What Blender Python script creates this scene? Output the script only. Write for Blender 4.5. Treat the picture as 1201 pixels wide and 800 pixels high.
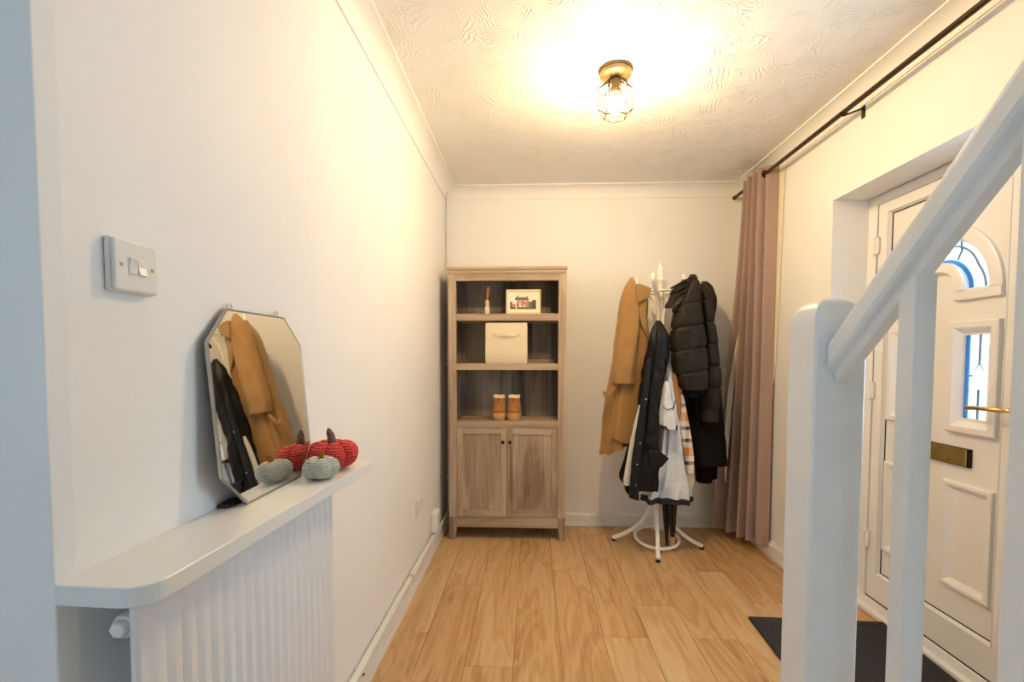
import bpy, math, random
import numpy as np
from mathutils import Vector, Matrix, noise

for o in list(bpy.data.objects):
    bpy.data.objects.remove(o, do_unlink=True)
scene = bpy.context.scene
C = bpy.context.collection
PI = math.pi
random.seed(7)

# ------------------------------------------------------------------ camera
CAM_Z = 1.2632
F_PX, YAW, PITCH, ROLL, CY = 570.63, 0.0416, -0.0458, 0.0008, 444.76
cd = bpy.data.cameras.new('camera')
cam = bpy.data.objects.new('camera', cd)
C.objects.link(cam)
cd.sensor_fit = 'HORIZONTAL'
cd.sensor_width = 36.0
cd.lens = F_PX / 1201 * 36.0
cd.shift_x = 0.0
cd.shift_y = (CY - 400.0) / 1201.0
cd.clip_start = 0.02
fw = Vector((-math.sin(YAW) * math.cos(PITCH), math.cos(YAW) * math.cos(PITCH), math.sin(PITCH)))
rt = Vector((math.cos(YAW), math.sin(YAW), 0))
up = rt.cross(fw)
rt2 = rt * math.cos(ROLL) + up * math.sin(ROLL)
up2 = -rt * math.sin(ROLL) + up * math.cos(ROLL)
cam.matrix_world = Matrix(((rt2.x, up2.x, -fw.x, 0), (rt2.y, up2.y, -fw.y, 0), (rt2.z, up2.z, -fw.z, CAM_Z), (0, 0, 0, 1)))
scene.camera = cam

# ------------------------------------------------------------------ world, daylight, exposure
world = bpy.data.worlds.new('world')
scene.world = world
world.use_nodes = True
bg = world.node_tree.nodes['Background']
bg.inputs[0].default_value = (0.56, 0.79, 1.0, 1)
bg.inputs[1].default_value = 11.5
scene.view_settings.view_transform = 'Standard'
scene.view_settings.look = 'None'
scene.view_settings.exposure = 0.27
scene.view_settings.gamma = 1.0
scene.view_settings.use_curve_mapping = False

# ------------------------------------------------------------------ room sizes (metres)
XL, XR, YB, H, COVE = -0.642, 1.518, 3.624, 2.5, 0.084
YF = -1.3
DY0, DY1, DZ1 = 1.70, 2.565, 2.055        # the doorway in the right wall
SY0 = 0.98                                # the opening goes on past the door as a glazed side panel down to here
BULB_POWER = 900.0

# ------------------------------------------------------------------ materials
def new_mat(name):
    m = bpy.data.materials.new(name); m.use_nodes = True
    nt = m.node_tree
    return m, nt, nt.nodes['Principled BSDF']
def N(nt, t, **kw):
    n = nt.nodes.new(t)
    for k, v in kw.items(): setattr(n, k, v)
    return n
def L(nt, a, b): nt.links.new(a, b)
def ramp(nt, fac, stops):
    r = N(nt, 'ShaderNodeValToRGB')
    el = r.color_ramp.elements
    while len(el) < len(stops): el.new(0.5)
    for e, (p, c) in zip(el, stops):
        e.position = p; e.color = (c[0], c[1], c[2], 1)
    L(nt, fac, r.inputs[0])
    return r
def srgb(r, g, b):
    f = lambda v: ((v / 255 + 0.055) / 1.055) ** 2.4 if v > 10 else v / 255 / 12.92
    return (f(r), f(g), f(b))
def plain(name, col, rough=0.5, metal=0.0, var=0.06, scale=30.0, bump=0.0, bscale=200.0, spec=0.5, sheen=0.0):
    m, nt, p = new_mat(name)
    tc = N(nt, 'ShaderNodeTexCoord')
    n = N(nt, 'ShaderNodeTexNoise'); n.inputs['Scale'].default_value = scale; n.inputs['Detail'].default_value = 4
    L(nt, tc.outputs['Object'], n.inputs['Vector'])
    a = tuple(max(0, c * (1 - var)) for c in col); b = tuple(min(1, c * (1 + var)) for c in col)
    r = ramp(nt, n.outputs['Fac'], [(0.3, a), (0.7, b)])
    L(nt, r.outputs[0], p.inputs['Base Color'])
    p.inputs['Roughness'].default_value = rough; p.inputs['Metallic'].default_value = metal
    p.inputs['Specular IOR Level'].default_value = spec
    if sheen: p.inputs['Sheen Weight'].default_value = sheen; p.inputs['Sheen Roughness'].default_value = 0.5
    if bump:
        n2 = N(nt, 'ShaderNodeTexNoise'); n2.inputs['Scale'].default_value = bscale; n2.inputs['Detail'].default_value = 3
        L(nt, tc.outputs['Object'], n2.inputs['Vector'])
        bp = N(nt, 'ShaderNodeBump'); bp.inputs['Strength'].default_value = bump; bp.inputs['Distance'].default_value = 0.002
        L(nt, n2.outputs['Fac'], bp.inputs['Height']); L(nt, bp.outputs[0], p.inputs['Normal'])
    return m
def wood(name, stops, stretch, scale, rough=0.45, grain_axis='Z', rnd=0.25, knots=True, bump=0.15, wb=0.6, wf=0.4, ws=0.04):
    m, nt, p = new_mat(name)
    tc = N(nt, 'ShaderNodeTexCoord'); oi = N(nt, 'ShaderNodeObjectInfo')
    off = N(nt, 'ShaderNodeVectorMath', operation='SCALE'); off.inputs[0].default_value = (13.7, 29.1, 7.3)
    L(nt, oi.outputs['Random'], off.inputs['Scale'])
    add = N(nt, 'ShaderNodeVectorMath', operation='ADD')
    L(nt, tc.outputs['Object'], add.inputs[0]); L(nt, off.outputs[0], add.inputs[1])
    mp = N(nt, 'ShaderNodeMapping')
    s = {'X': (1 / stretch, 1, 1), 'Y': (1, 1 / stretch, 1), 'Z': (1, 1, 1 / stretch)}[grain_axis]
    mp.inputs['Scale'].default_value = tuple(v * scale for v in s)
    L(nt, add.outputs[0], mp.inputs['Vector'])
    big = N(nt, 'ShaderNodeTexNoise'); big.inputs['Scale'].default_value = 1.0; big.inputs['Detail'].default_value = 3; big.inputs['Distortion'].default_value = 0.6
    L(nt, mp.outputs[0], big.inputs['Vector'])
    # growth rings: bands of the big noise
    mul = N(nt, 'ShaderNodeMath', operation='MULTIPLY'); mul.inputs[1].default_value = 46.0
    L(nt, big.outputs['Fac'], mul.inputs[0])
    sn = N(nt, 'ShaderNodeMath', operation='SINE'); L(nt, mul.outputs[0], sn.inputs[0])
    fine = N(nt, 'ShaderNodeTexNoise'); fine.inputs['Scale'].default_value = 9.0; fine.inputs['Detail'].default_value = 6; fine.inputs['Roughness'].default_value = 0.7
    mp2 = N(nt, 'ShaderNodeMapping'); s2 = {'X': (.25, 1, 1), 'Y': (1, .25, 1), 'Z': (1, 1, .25)}[grain_axis]; mp2.inputs['Scale'].default_value = s2
    L(nt, mp.outputs[0], mp2.inputs['Vector']); L(nt, mp2.outputs[0], fine.inputs['Vector'])
    def madd(sock, k, c):
        q_ = N(nt, 'ShaderNodeMath', operation='MULTIPLY_ADD'); q_.inputs[1].default_value = k
        L(nt, sock, q_.inputs[0])
        if isinstance(c, float): q_.inputs[2].default_value = c
        else: L(nt, c, q_.inputs[2])
        return q_
    m0 = madd(big.outputs['Fac'], wb, 0.5 - 0.5 * wb - 0.5 * wf - 0.5 * rnd)
    m1 = madd(fine.outputs['Fac'], wf, m0.outputs[0])
    m2 = madd(sn.outputs[0], ws, m1.outputs[0])
    m4 = madd(oi.outputs['Random'], rnd, m2.outputs[0])
    r = ramp(nt, m4.outputs[0], stops)
    col = r.outputs[0]
    if knots:
        vo = N(nt, 'ShaderNodeTexVoronoi'); vo.inputs['Scale'].default_value = 0.8
        mp3 = N(nt, 'ShaderNodeMapping'); s3 = {'X': (2.2, 1, 1), 'Y': (1, 2.2, 1), 'Z': (1, 1, 2.2)}[grain_axis]; mp3.inputs['Scale'].default_value = s3
        L(nt, mp.outputs[0], mp3.inputs['Vector']); L(nt, mp3.outputs[0], vo.inputs['Vector'])
        kr = ramp(nt, vo.outputs['Distance'], [(0.0, (.35, .35, .35)), (0.05, (.7, .7, .7)), (0.14, (1, 1, 1))])
        mx = N(nt, 'ShaderNodeMix', data_type='RGBA', blend_type='MULTIPLY'); mx.inputs['Factor'].default_value = 0.8
        L(nt, col, mx.inputs['A']); L(nt, kr.outputs[0], mx.inputs['B']); col = mx.outputs['Result']
    L(nt, col, p.inputs['Base Color'])
    p.inputs['Roughness'].default_value = rough
    bp = N(nt, 'ShaderNodeBump'); bp.inputs['Strength'].default_value = bump; bp.inputs['Distance'].default_value = 0.001
    L(nt, m2.outputs[0], bp.inputs['Height']); L(nt, bp.outputs[0], p.inputs['Normal'])
    return m
def artex(name):
    m, nt, p = new_mat(name)
    p.inputs['Base Color'].default_value = (0.86, 0.85, 0.83, 1); p.inputs['Roughness'].default_value = 0.55
    tc = N(nt, 'ShaderNodeTexCoord')
    w = N(nt, 'ShaderNodeTexNoise'); w.inputs['Scale'].default_value = 5.0; w.inputs['Detail'].default_value = 3
    L(nt, tc.outputs['Object'], w.inputs['Vector'])
    h = None
    for k, (sc, off) in enumerate([(4.2, 0.0), (6.0, 3.3)]):
        sh = N(nt, 'ShaderNodeVectorMath', operation='ADD'); sh.inputs[1].default_value = (off, off * 1.7, 0)
        L(nt, tc.outputs['Object'], sh.inputs[0])
        wv = N(nt, 'ShaderNodeVectorMath', operation='MULTIPLY_ADD'); wv.inputs[1].default_value = (0.16, 0.16, 0)
        L(nt, w.outputs['Color'], wv.inputs[0]); L(nt, sh.outputs[0], wv.inputs[2])
        v = N(nt, 'ShaderNodeTexVoronoi', voronoi_dimensions='2D'); v.inputs['Scale'].default_value = sc
        L(nt, wv.outputs[0], v.inputs['Vector'])
        # distance to the cell centre makes combed arcs round each centre
        mu = N(nt, 'ShaderNodeMath', operation='MULTIPLY'); mu.inputs[1].default_value = 75.0
        L(nt, v.outputs['Distance'], mu.inputs[0])
        sn = N(nt, 'ShaderNodeMath', operation='SINE'); L(nt, mu.outputs[0], sn.inputs[0])
        pw = N(nt, 'ShaderNodeMath', operation='MAXIMUM'); pw.inputs[1].default_value = 0.0; L(nt, sn.outputs[0], pw.inputs[0])
        nm = N(nt, 'ShaderNodeTexNoise'); nm.inputs['Scale'].default_value = 7.0 + 3 * k; nm.inputs['Detail'].default_value = 4
        L(nt, sh.outputs[0], nm.inputs['Vector'])
        mk = N(nt, 'ShaderNodeMapRange'); mk.inputs[1].default_value = 0.46; mk.inputs[2].default_value = 0.60
        L(nt, nm.outputs['Fac'], mk.inputs[0])
        ctr = N(nt, 'ShaderNodeMapRange'); ctr.inputs[1].default_value = 0.20; ctr.inputs[2].default_value = 0.34
        L(nt, v.outputs['Distance'], ctr.inputs[0])
        mk2 = N(nt, 'ShaderNodeMath', operation='MULTIPLY'); L(nt, mk.outputs[0], mk2.inputs[0]); L(nt, ctr.outputs[0], mk2.inputs[1])
        pr = N(nt, 'ShaderNodeMath', operation='MULTIPLY'); L(nt, pw.outputs[0], pr.inputs[0]); L(nt, mk2.outputs[0], pr.inputs[1])
        if h is None: h = pr.outputs[0]
        else:
            ad = N(nt, 'ShaderNodeMath', operation='MAXIMUM'); L(nt, h, ad.inputs[0]); L(nt, pr.outputs[0], ad.inputs[1]); h = ad.outputs[0]
    bp = N(nt, 'ShaderNodeBump'); bp.inputs['Strength'].default_value = 0.7; bp.inputs['Distance'].default_value = 0.004
    L(nt, h, bp.inputs['Height']); L(nt, bp.outputs[0], p.inputs['Normal'])
    return m
def weave(name, col, col2, sx, sz, rough=0.9):
    m, nt, p = new_mat(name)
    tc = N(nt, 'ShaderNodeTexCoord')
    w1 = N(nt, 'ShaderNodeTexWave'); w1.bands_direction = 'Z'; w1.inputs['Scale'].default_value = sz; w1.inputs['Distortion'].default_value = 0.5
    L(nt, tc.outputs['Object'], w1.inputs['Vector'])
    n = N(nt, 'ShaderNodeTexNoise'); n.inputs['Scale'].default_value = sx; L(nt, tc.outputs['Object'], n.inputs['Vector'])
    ad = N(nt, 'ShaderNodeMath', operation='MULTIPLY'); L(nt, w1.outputs['Fac'], ad.inputs[0]); L(nt, n.outputs['Fac'], ad.inputs[1])
    r = ramp(nt, ad.outputs[0], [(0.1, col2), (0.55, col)])
    L(nt, r.outputs[0], p.inputs['Base Color']); p.inputs['Roughness'].default_value = rough
    p.inputs['Sheen Weight'].default_value = 0.15
    bp = N(nt, 'ShaderNodeBump'); bp.inputs['Strength'].default_value = 0.25; bp.inputs['Distance'].default_value = 0.001
    L(nt, ad.outputs[0], bp.inputs['Height']); L(nt, bp.outputs[0], p.inputs['Normal'])
    return m
def knit(name, col, dark, sc):
    m, nt, p = new_mat(name)
    tc = N(nt, 'ShaderNodeTexCoord')
    w1 = N(nt, 'ShaderNodeTexWave'); w1.bands_direction = 'Z'; w1.inputs['Scale'].default_value = sc; w1.inputs['Distortion'].default_value = 1.5; w1.inputs['Detail Scale'].default_value = 6
    L(nt, tc.outputs['Object'], w1.inputs['Vector'])
    v = N(nt, 'ShaderNodeTexVoronoi'); v.inputs['Scale'].default_value = sc * 4.5
    L(nt, tc.outputs['Object'], v.inputs['Vector'])
    s = N(nt, 'ShaderNodeMath', operation='SUBTRACT'); L(nt, w1.outputs['Fac'], s.inputs[0]); L(nt, v.outputs['Distance'], s.inputs[1])
    r = ramp(nt, s.outputs[0], [(0.0, dark), (0.45, col)])
    L(nt, r.outputs[0], p.inputs['Base Color']); p.inputs['Roughness'].default_value = 0.95
    bp = N(nt, 'ShaderNodeBump'); bp.inputs['Strength'].default_value = 0.8; bp.inputs['Distance'].default_value = 0.004
    L(nt, s.outputs[0], bp.inputs['Height']); L(nt, bp.outputs[0], p.inputs['Normal'])
    return m
def emit(name, col, strength):
    m, nt, p = new_mat(name)
    p.inputs['Base Color'].default_value = (col[0], col[1], col[2], 1)
    p.inputs['Emission Color'].default_value = (col[0], col[1], col[2], 1); p.inputs['Emission Strength'].default_value = strength
    return m
def obscured(name, col, alpha):
    # obscured door glass: part of the daylight goes straight through, part is scattered
    m, nt, p = new_mat(name)
    nt.nodes.remove(p)
    out = nt.nodes['Material Output']
    tc = N(nt, 'ShaderNodeTexCoord')
    n = N(nt, 'ShaderNodeTexNoise'); n.inputs['Scale'].default_value = 160; L(nt, tc.outputs['Object'], n.inputs['Vector'])
    r = ramp(nt, n.outputs['Fac'], [(0.3, tuple(c * 0.8 for c in col)), (0.7, col)])
    t = N(nt, 'ShaderNodeBsdfTransparent'); L(nt, r.outputs[0], t.inputs[0])
    d = N(nt, 'ShaderNodeBsdfTranslucent'); L(nt, r.outputs[0], d.inputs[0])
    g = N(nt, 'ShaderNodeBsdfGlossy'); g.inputs['Roughness'].default_value = 0.15
    mx = N(nt, 'ShaderNodeMixShader'); mx.inputs[0].default_value = alpha; L(nt, t.outputs[0], mx.inputs[1]); L(nt, d.outputs[0], mx.inputs[2])
    mx2 = N(nt, 'ShaderNodeMixShader'); mx2.inputs[0].default_value = 0.04; L(nt, mx.outputs[0], mx2.inputs[1]); L(nt, g.outputs[0], mx2.inputs[2])
    L(nt, mx2.outputs[0], out.inputs[0])
    return m
def plaid(name):
    m, nt, p = new_mat(name)
    tc = N(nt, 'ShaderNodeTexCoord'); sp = N(nt, 'ShaderNodeSeparateXYZ'); L(nt, tc.outputs['Object'], sp.inputs[0])
    def bands(sock, period, stops):
        md = N(nt, 'ShaderNodeMath', operation='PINGPONG'); md.inputs[1].default_value = period; L(nt, sock, md.inputs[0])
        dv = N(nt, 'ShaderNodeMath', operation='DIVIDE'); dv.inputs[1].default_value = period; L(nt, md.outputs[0], dv.inputs[0])
        r = ramp(nt, dv.outputs[0], stops); r.color_ramp.interpolation = 'CONSTANT'; return r
    a = bands(sp.outputs['Z'], 0.11, [(0, (.72, .30, .08)), (.25, (.80, .76, .70)), (.55, (.03, .03, .035)), (.75, (.80, .76, .70))])
    b = bands(sp.outputs['X'], 0.03, [(0, (.80, .76, .70)), (.45, (.75, .36, .12)), (.7, (.04, .04, .045))])
    mx = N(nt, 'ShaderNodeMix', data_type='RGBA'); mx.inputs['Factor'].default_value = 0.38
    L(nt, a.outputs[0], mx.inputs['A']); L(nt, b.outputs[0], mx.inputs['B'])
    L(nt, mx.outputs['Result'], p.inputs['Base Color']); p.inputs['Roughness'].default_value = 0.95
    return m

M = {}
M['wall'] = plain('wall_paint', (0.88, 0.875, 0.86), 0.6, var=0.012, scale=3, bump=0.08, bscale=90, spec=0.25)
M['ceiling'] = artex('artex_ceiling')
M['gloss'] = plain('white_gloss_paint', (0.82, 0.82, 0.80), 0.28, var=0.02, scale=8, bump=0.03, bscale=30)
M['stairpaint'] = plain('white_stair_paint', (0.80, 0.81, 0.80), 0.35, var=0.03, scale=12, bump=0.06, bscale=40)
M['plaster'] = plain('cove_plaster', (0.88, 0.875, 0.86), 0.6, var=0.012, scale=4)
M['upvc'] = plain('white_upvc', (0.86, 0.85, 0.84), 0.3, var=0.012, scale=5)
M['rubber'] = plain('black_rubber', (0.015, 0.015, 0.015), 0.7)
M['oak'] = wood('oak_laminate', [(0.15, srgb(140, 98, 58)), (0.38, srgb(186, 144, 96)), (0.55, srgb(202, 164, 118)), (0.80, srgb(216, 184, 142))], 9.0, 9.0, rough=0.36, grain_axis='Y', rnd=0.18, bump=0.05, wb=0.55, wf=0.55, ws=0.085)
M['rustic'] = wood('grey_oak', [(0.15, srgb(96, 80, 64)), (0.38, srgb(146, 124, 102)), (0.55, srgb(176, 154, 130)), (0.80, srgb(198, 180, 158))], 7.0, 7.0, rough=0.55, grain_axis='Z', rnd=0.10, knots=False, wb=1.1, wf=0.6, ws=0.03)
M['rustic_h'] = wood('grey_oak_rail', [(0.15, srgb(104, 86, 68)), (0.38, srgb(154, 132, 108)), (0.55, srgb(180, 158, 134)), (0.80, srgb(200, 182, 160))], 7.0, 7.0, rough=0.55, grain_axis='X', rnd=0.08, knots=False, wb=0.8, wf=0.5, ws=0.03)
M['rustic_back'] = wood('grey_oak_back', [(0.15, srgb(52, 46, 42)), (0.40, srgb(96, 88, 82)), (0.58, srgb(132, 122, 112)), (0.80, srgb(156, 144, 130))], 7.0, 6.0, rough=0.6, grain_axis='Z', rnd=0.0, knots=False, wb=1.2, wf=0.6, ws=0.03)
M['black_metal'] = plain('black_metal', (0.02, 0.018, 0.016), 0.35, metal=0.7)
M['bronze'] = plain('bronze_rod', (0.045, 0.025, 0.014), 0.35, metal=0.5)
M['brass'] = plain('brass', (0.75, 0.52, 0.20), 0.22, metal=1.0)
M['dark_brass'] = plain('aged_brass', (0.62, 0.42, 0.13), 0.28, metal=1.0, var=0.2, scale=20)
M['lamp_brass'] = plain('lamp_brass', (0.14, 0.095, 0.04), 0.5, metal=0.3)
M['wire'] = plain('dark_brass_wire', (0.008, 0.006, 0.003), 0.7, spec=0.1)
M['chrome'] = plain('chrome', (0.75, 0.75, 0.75), 0.2, metal=1.0)
M['steel'] = plain('steel', (0.6, 0.6, 0.58), 0.3, metal=1.0)
mm, nt_, p_ = new_mat('mirror_glass'); p_.inputs['Base Color'].default_value = (0.86, 0.87, 0.85, 1); p_.inputs['Metallic'].default_value = 1.0; p_.inputs['Roughness'].default_value = 0.015; M['mirror'] = mm
M['camel'] = plain('camel_wool', srgb(160, 121, 74), 0.9, var=0.10, scale=220, bump=0.25, bscale=600, spec=0.2, sheen=0.25)
M['navy'] = plain('navy_cloth', (0.005, 0.006, 0.009), 0.5, var=0.2, scale=40, bump=0.9, bscale=40, spec=0.30)
M['lining'] = plain('pale_lining', srgb(205, 208, 208), 0.7, var=0.06, scale=30, bump=0.3, bscale=50)
M['pale'] = plain('pale_grey_cloth', srgb(226, 232, 240), 0.6, var=0.06, scale=30, bump=0.4, bscale=40)
M['hem'] = plain('navy_hem', (0.012, 0.013, 0.03), 0.7)
M['puffer'] = plain('brown_black_nylon', srgb(36, 30, 26), 0.5, var=0.15, scale=40, bump=0.9, bscale=50, spec=0.22)
M['blackcloth'] = plain('black_cloth', (0.005, 0.004, 0.005), 0.9, var=0.2, spec=0.2, bump=0.2, bscale=100)
M['maroon'] = plain('maroon_black_cloth', (0.022, 0.008, 0.008), 0.85, bump=0.2, bscale=100)
M['plaid'] = plaid('plaid_wool')
M['orange'] = plain('orange_wool', srgb(178, 124, 76), 0.95, var=0.1, scale=100, bump=0.3, bscale=300)
M['fringe'] = plain('cream_wool', srgb(220, 212, 200), 0.95)
M['curtain'] = weave('taupe_curtain', srgb(190, 164, 154), srgb(152, 128, 118), 120, 70)
M['curtain_lining'] = plain('cream_lining', srgb(232, 222, 200), 0.8, var=0.03)
M['mat'] = plain('charcoal_pile', (0.045, 0.045, 0.052), 1.0, var=0.35, scale=140, bump=1.0, bscale=220, spec=0.1)
M['red_knit'] = knit('red_knit', srgb(232, 98, 90), srgb(204, 58, 58), 45)
M['grey_knit'] = knit('grey_knit', srgb(240, 238, 226), srgb(194, 196, 186), 62)
M['brown_knit'] = knit('brown_knit', srgb(176, 146, 134), srgb(110, 84, 76), 70)
M['mustard'] = knit('mustard_knit', srgb(222, 160, 40), srgb(170, 110, 20), 70)
M['plastic'] = plain('white_plastic', (0.80, 0.80, 0.78), 0.3, var=0.01)
M['radiator'] = plain('radiator_enamel', (0.82, 0.83, 0.84), 0.3, var=0.01)
M['pipe'] = plain('painted_pipe', (0.76, 0.76, 0.74), 0.35, var=0.04, scale=14)
M['standwhite'] = plain('worn_white_paint', (0.90, 0.88, 0.84), 0.45, var=0.05, scale=30)
M['box'] = plain('cream_fabric', srgb(232, 218, 186), 0.85, var=0.04, scale=200, bump=0.15, bscale=400)
M['boxdark'] = plain('deeper_cream_fabric', srgb(214, 196, 160), 0.85)  # slightly darker cream for the stitch patches on the storage cube
M['suede'] = plain('tan_suede', srgb(172, 114, 56), 0.9, var=0.14, scale=50, bump=0.2, bscale=200, sheen=0.2)
M['suede_red'] = plain('rust_suede', srgb(156, 92, 50), 0.9, var=0.1, scale=60)
M['sole'] = plain('gum_sole', srgb(196, 152, 96), 0.7, var=0.06)
M['fleece'] = plain('fleece', srgb(246, 222, 178), 1.0, var=0.12, scale=260, bump=1.0, bscale=220)
M['lightwood'] = plain('pale_wood', srgb(222, 184, 130), 0.5, var=0.1, scale=60)
M['framecream'] = plain('cream_frame', srgb(232, 208, 160), 0.5, var=0.04)
M['paper'] = plain('paper', srgb(244, 234, 210), 0.8, var=0.01)
M['bottle'] = plain('white_ceramic', srgb(236, 222, 196), 0.3, var=0.02)
M['reed'] = plain('reed', srgb(190, 130, 70), 0.8)
M['p_roof'] = plain('print_slate', srgb(120, 108, 92), 0.8, var=0.15, scale=300)
M['p_brick'] = plain('print_brick', srgb(186, 136, 116), 0.8, var=0.15, scale=300)
M['p_green'] = plain('print_green', srgb(104, 110, 84), 0.8, var=0.3, scale=300)
M['p_dark'] = plain('print_dark', srgb(84, 78, 66), 0.8, var=0.2, scale=300)
M['p_white'] = plain('print_white', srgb(236, 226, 210), 0.8, var=0.02)
M['umb'] = plain('black_umbrella', (0.012, 0.012, 0.014), 0.5)
M['umb_dot'] = plain('mustard_dot', srgb(190, 160, 70), 0.7)
M['bulb'] = emit('bulb_glow', (1.0, 0.70, 0.35), BULB_POWER)
M['glass'] = obscured('obscured_glass', (0.50, 0.55, 0.58), 0.25)
M['blueglass'] = obscured('blue_glass', (0.30, 0.46, 0.60), 0.35)
M['sideglass'] = obscured('side_panel_glass', (0.86, 0.88, 0.90), 0.10)
M['lead'] = plain('lead_came', (0.25, 0.29, 0.33), 0.5, metal=0.4)
M['winglass'] = obscured('window_glass', (0.95, 0.98, 1.0), 0.05)
M['trim'] = plain('grey_lead_trim', (0.45, 0.44, 0.42), 0.3, metal=0.9)
M['screw'] = plain('brass_screw', (0.45, 0.33, 0.16), 0.4, metal=0.8)

# ------------------------------------------------------------------ mesh helpers
class MB:
    def __init__(s): s.v = []; s.f = []; s.mi = []
    def face(s, f, mi=0): s.f.append(tuple(f)); s.mi.append(mi)
    def box(s, x0, x1, y0, y1, z0, z1, mi=0):
        b = len(s.v)
        s.v += [(x0, y0, z0), (x1, y0, z0), (x1, y1, z0), (x0, y1, z0), (x0, y0, z1), (x1, y0, z1), (x1, y1, z1), (x0, y1, z1)]
        for f in ((0, 3, 2, 1), (4, 5, 6, 7), (0, 1, 5, 4), (1, 2, 6, 5), (2, 3, 7, 6), (3, 0, 4, 7)): s.face([b + i for i in f], mi)
        return s
    def rings(s, rings, close=True, caps=True, mi=0):
        b = len(s.v); n = len(rings[0])
        for r in rings: s.v += [tuple(p) for p in r]
        for i in range(len(rings) - 1):
            for j in range(n if close else n - 1):
                k = (j + 1) % n
                s.face((b + i * n + j, b + i * n + k, b + (i + 1) * n + k, b + (i + 1) * n + j), mi)
        if caps:
            s.face([b + j for j in range(n)][::-1], mi)
            s.face([b + (len(rings) - 1) * n + j for j in range(n)], mi)
        return s
    def lathe(s, prof, center, n=24, axis='Z', mi=0):
        cx, cy, cz = center; R = []
        for r, h in prof:
            ring = []
            for j in range(n):
                a = 2 * PI * j / n; u, v = r * math.cos(a), r * math.sin(a)
                ring.append({'Z': (cx + u, cy + v, cz + h), 'Y': (cx + u, cy + h, cz + v), 'X': (cx + h, cy + u, cz + v)}[axis])
            R.append(ring)
        return s.rings(R, mi=mi)
    def sweep(s, path, sec, mi=0, closed=False, upv=(0, 0, 1)):
        # sec: list of (a, b) section points; a along the side vector, b along the up vector
        P = [Vector(p) for p in path]; n = len(P); R = []
        prev = None
        for i in range(n):
            if closed: t = P[(i + 1) % n] - P[i - 1]
            else: t = P[min(i + 1, n - 1)] - P[max(i - 1, 0)]
            t.normalize()
            if prev is None:
                u = Vector(upv)
                if abs(u.dot(t)) > 0.95: u = Vector((1, 0, 0)) if abs(t.x) < 0.9 else Vector((0, 1, 0))
            else: u = prev
            u = (u - t * u.dot(t)).normalized(); prev = u; sd = t.cross(u)
            R.append([P[i] + sd * a + u * b for a, b in sec])
        if closed: R.append(R[0])
        return s.rings(R, caps=not closed, mi=mi)
    def tube(s, path, r, n=10, mi=0, closed=False):
        return s.sweep(path, [(r * math.cos(2 * PI * j / n), r * math.sin(2 * PI * j / n)) for j in range(n)], mi, closed)
    def prism(s, poly, d0, d1, axis='Y', mi=0):
        # poly of 2D points extruded along an axis: Y -> (x,z); X -> (y,z); Z -> (x,y)
        f = {'Y': lambda p, d: (p[0], d, p[1]), 'X': lambda p, d: (d, p[0], p[1]), 'Z': lambda p, d: (p[0], p[1], d)}[axis]
        return s.rings([[f(p, d0) for p in poly], [f(p, d1) for p in poly]], mi=mi)
def obj(name, mb, mats, parent=None, smooth=False, bevel=0.0, seg=2, loc=None, subsurf=0, origin=None):
    me = bpy.data.meshes.new(name)
    v = mb.v
    if origin is not None: v = [(a - origin[0], b - origin[1], c - origin[2]) for a, b, c in v]
    me.from_pydata(v, [], mb.f)
    if not isinstance(mats, (list, tuple)): mats = [mats]
    for m in mats: me.materials.append(M[m] if isinstance(m, str) else m)
    for p, i in zip(me.polygons, mb.mi): p.material_index = i
    import bmesh
    bm = bmesh.new(); bm.from_mesh(me)
    bmesh.ops.remove_doubles(bm, verts=bm.verts, dist=1e-6)
    bmesh.ops.recalc_face_normals(bm, faces=bm.faces)
    bm.to_mesh(me); bm.free()
    o = bpy.data.objects.new(name, me); C.objects.link(o)
    if parent: o.parent = parent
    if origin is not None: o.location = origin
    if loc is not None: o.location = loc
    if smooth:
        for p in me.polygons: p.use_smooth = True
        try: me.set_sharp_from_angle(angle=math.radians(smooth if smooth is not True else 50))
        except Exception: pass
    if bevel:
        b = o.modifiers.new('bevel', 'BEVEL'); b.width = bevel; b.segments = seg; b.limit_method = 'ANGLE'; b.angle_limit = math.radians(40)
    if subsurf:
        b = o.modifiers.new('sub', 'SUBSURF'); b.levels = subsurf; b.render_levels = subsurf
    return o
def thing(name, label, cat, loc=(0, 0, 0), rot=(0, 0, 0), group=None):
    o = bpy.data.objects.new(name, None); C.objects.link(o); o.empty_display_size = 0.05
    o.location = loc; o.rotation_euler = rot; o['label'] = label; o['category'] = cat
    if group: o['group'] = group
    return o
def tag(o, label, cat, group=None):
    o['label'] = label; o['category'] = cat
    if group: o['group'] = group
    return o
def struct(o, label, cat):
    o['kind'] = 'structure'; o['label'] = label; o['category'] = cat
    return o
def box(x0, x1, y0, y1, z0, z1): return MB().box(x0, x1, y0, y1, z0, z1)
def arc(cx, cy, r, a0, a1, n): return [(cx + r * math.cos(a0 + (a1 - a0) * i / n), cy + r * math.sin(a0 + (a1 - a0) * i / n)) for i in range(n + 1)]

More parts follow.
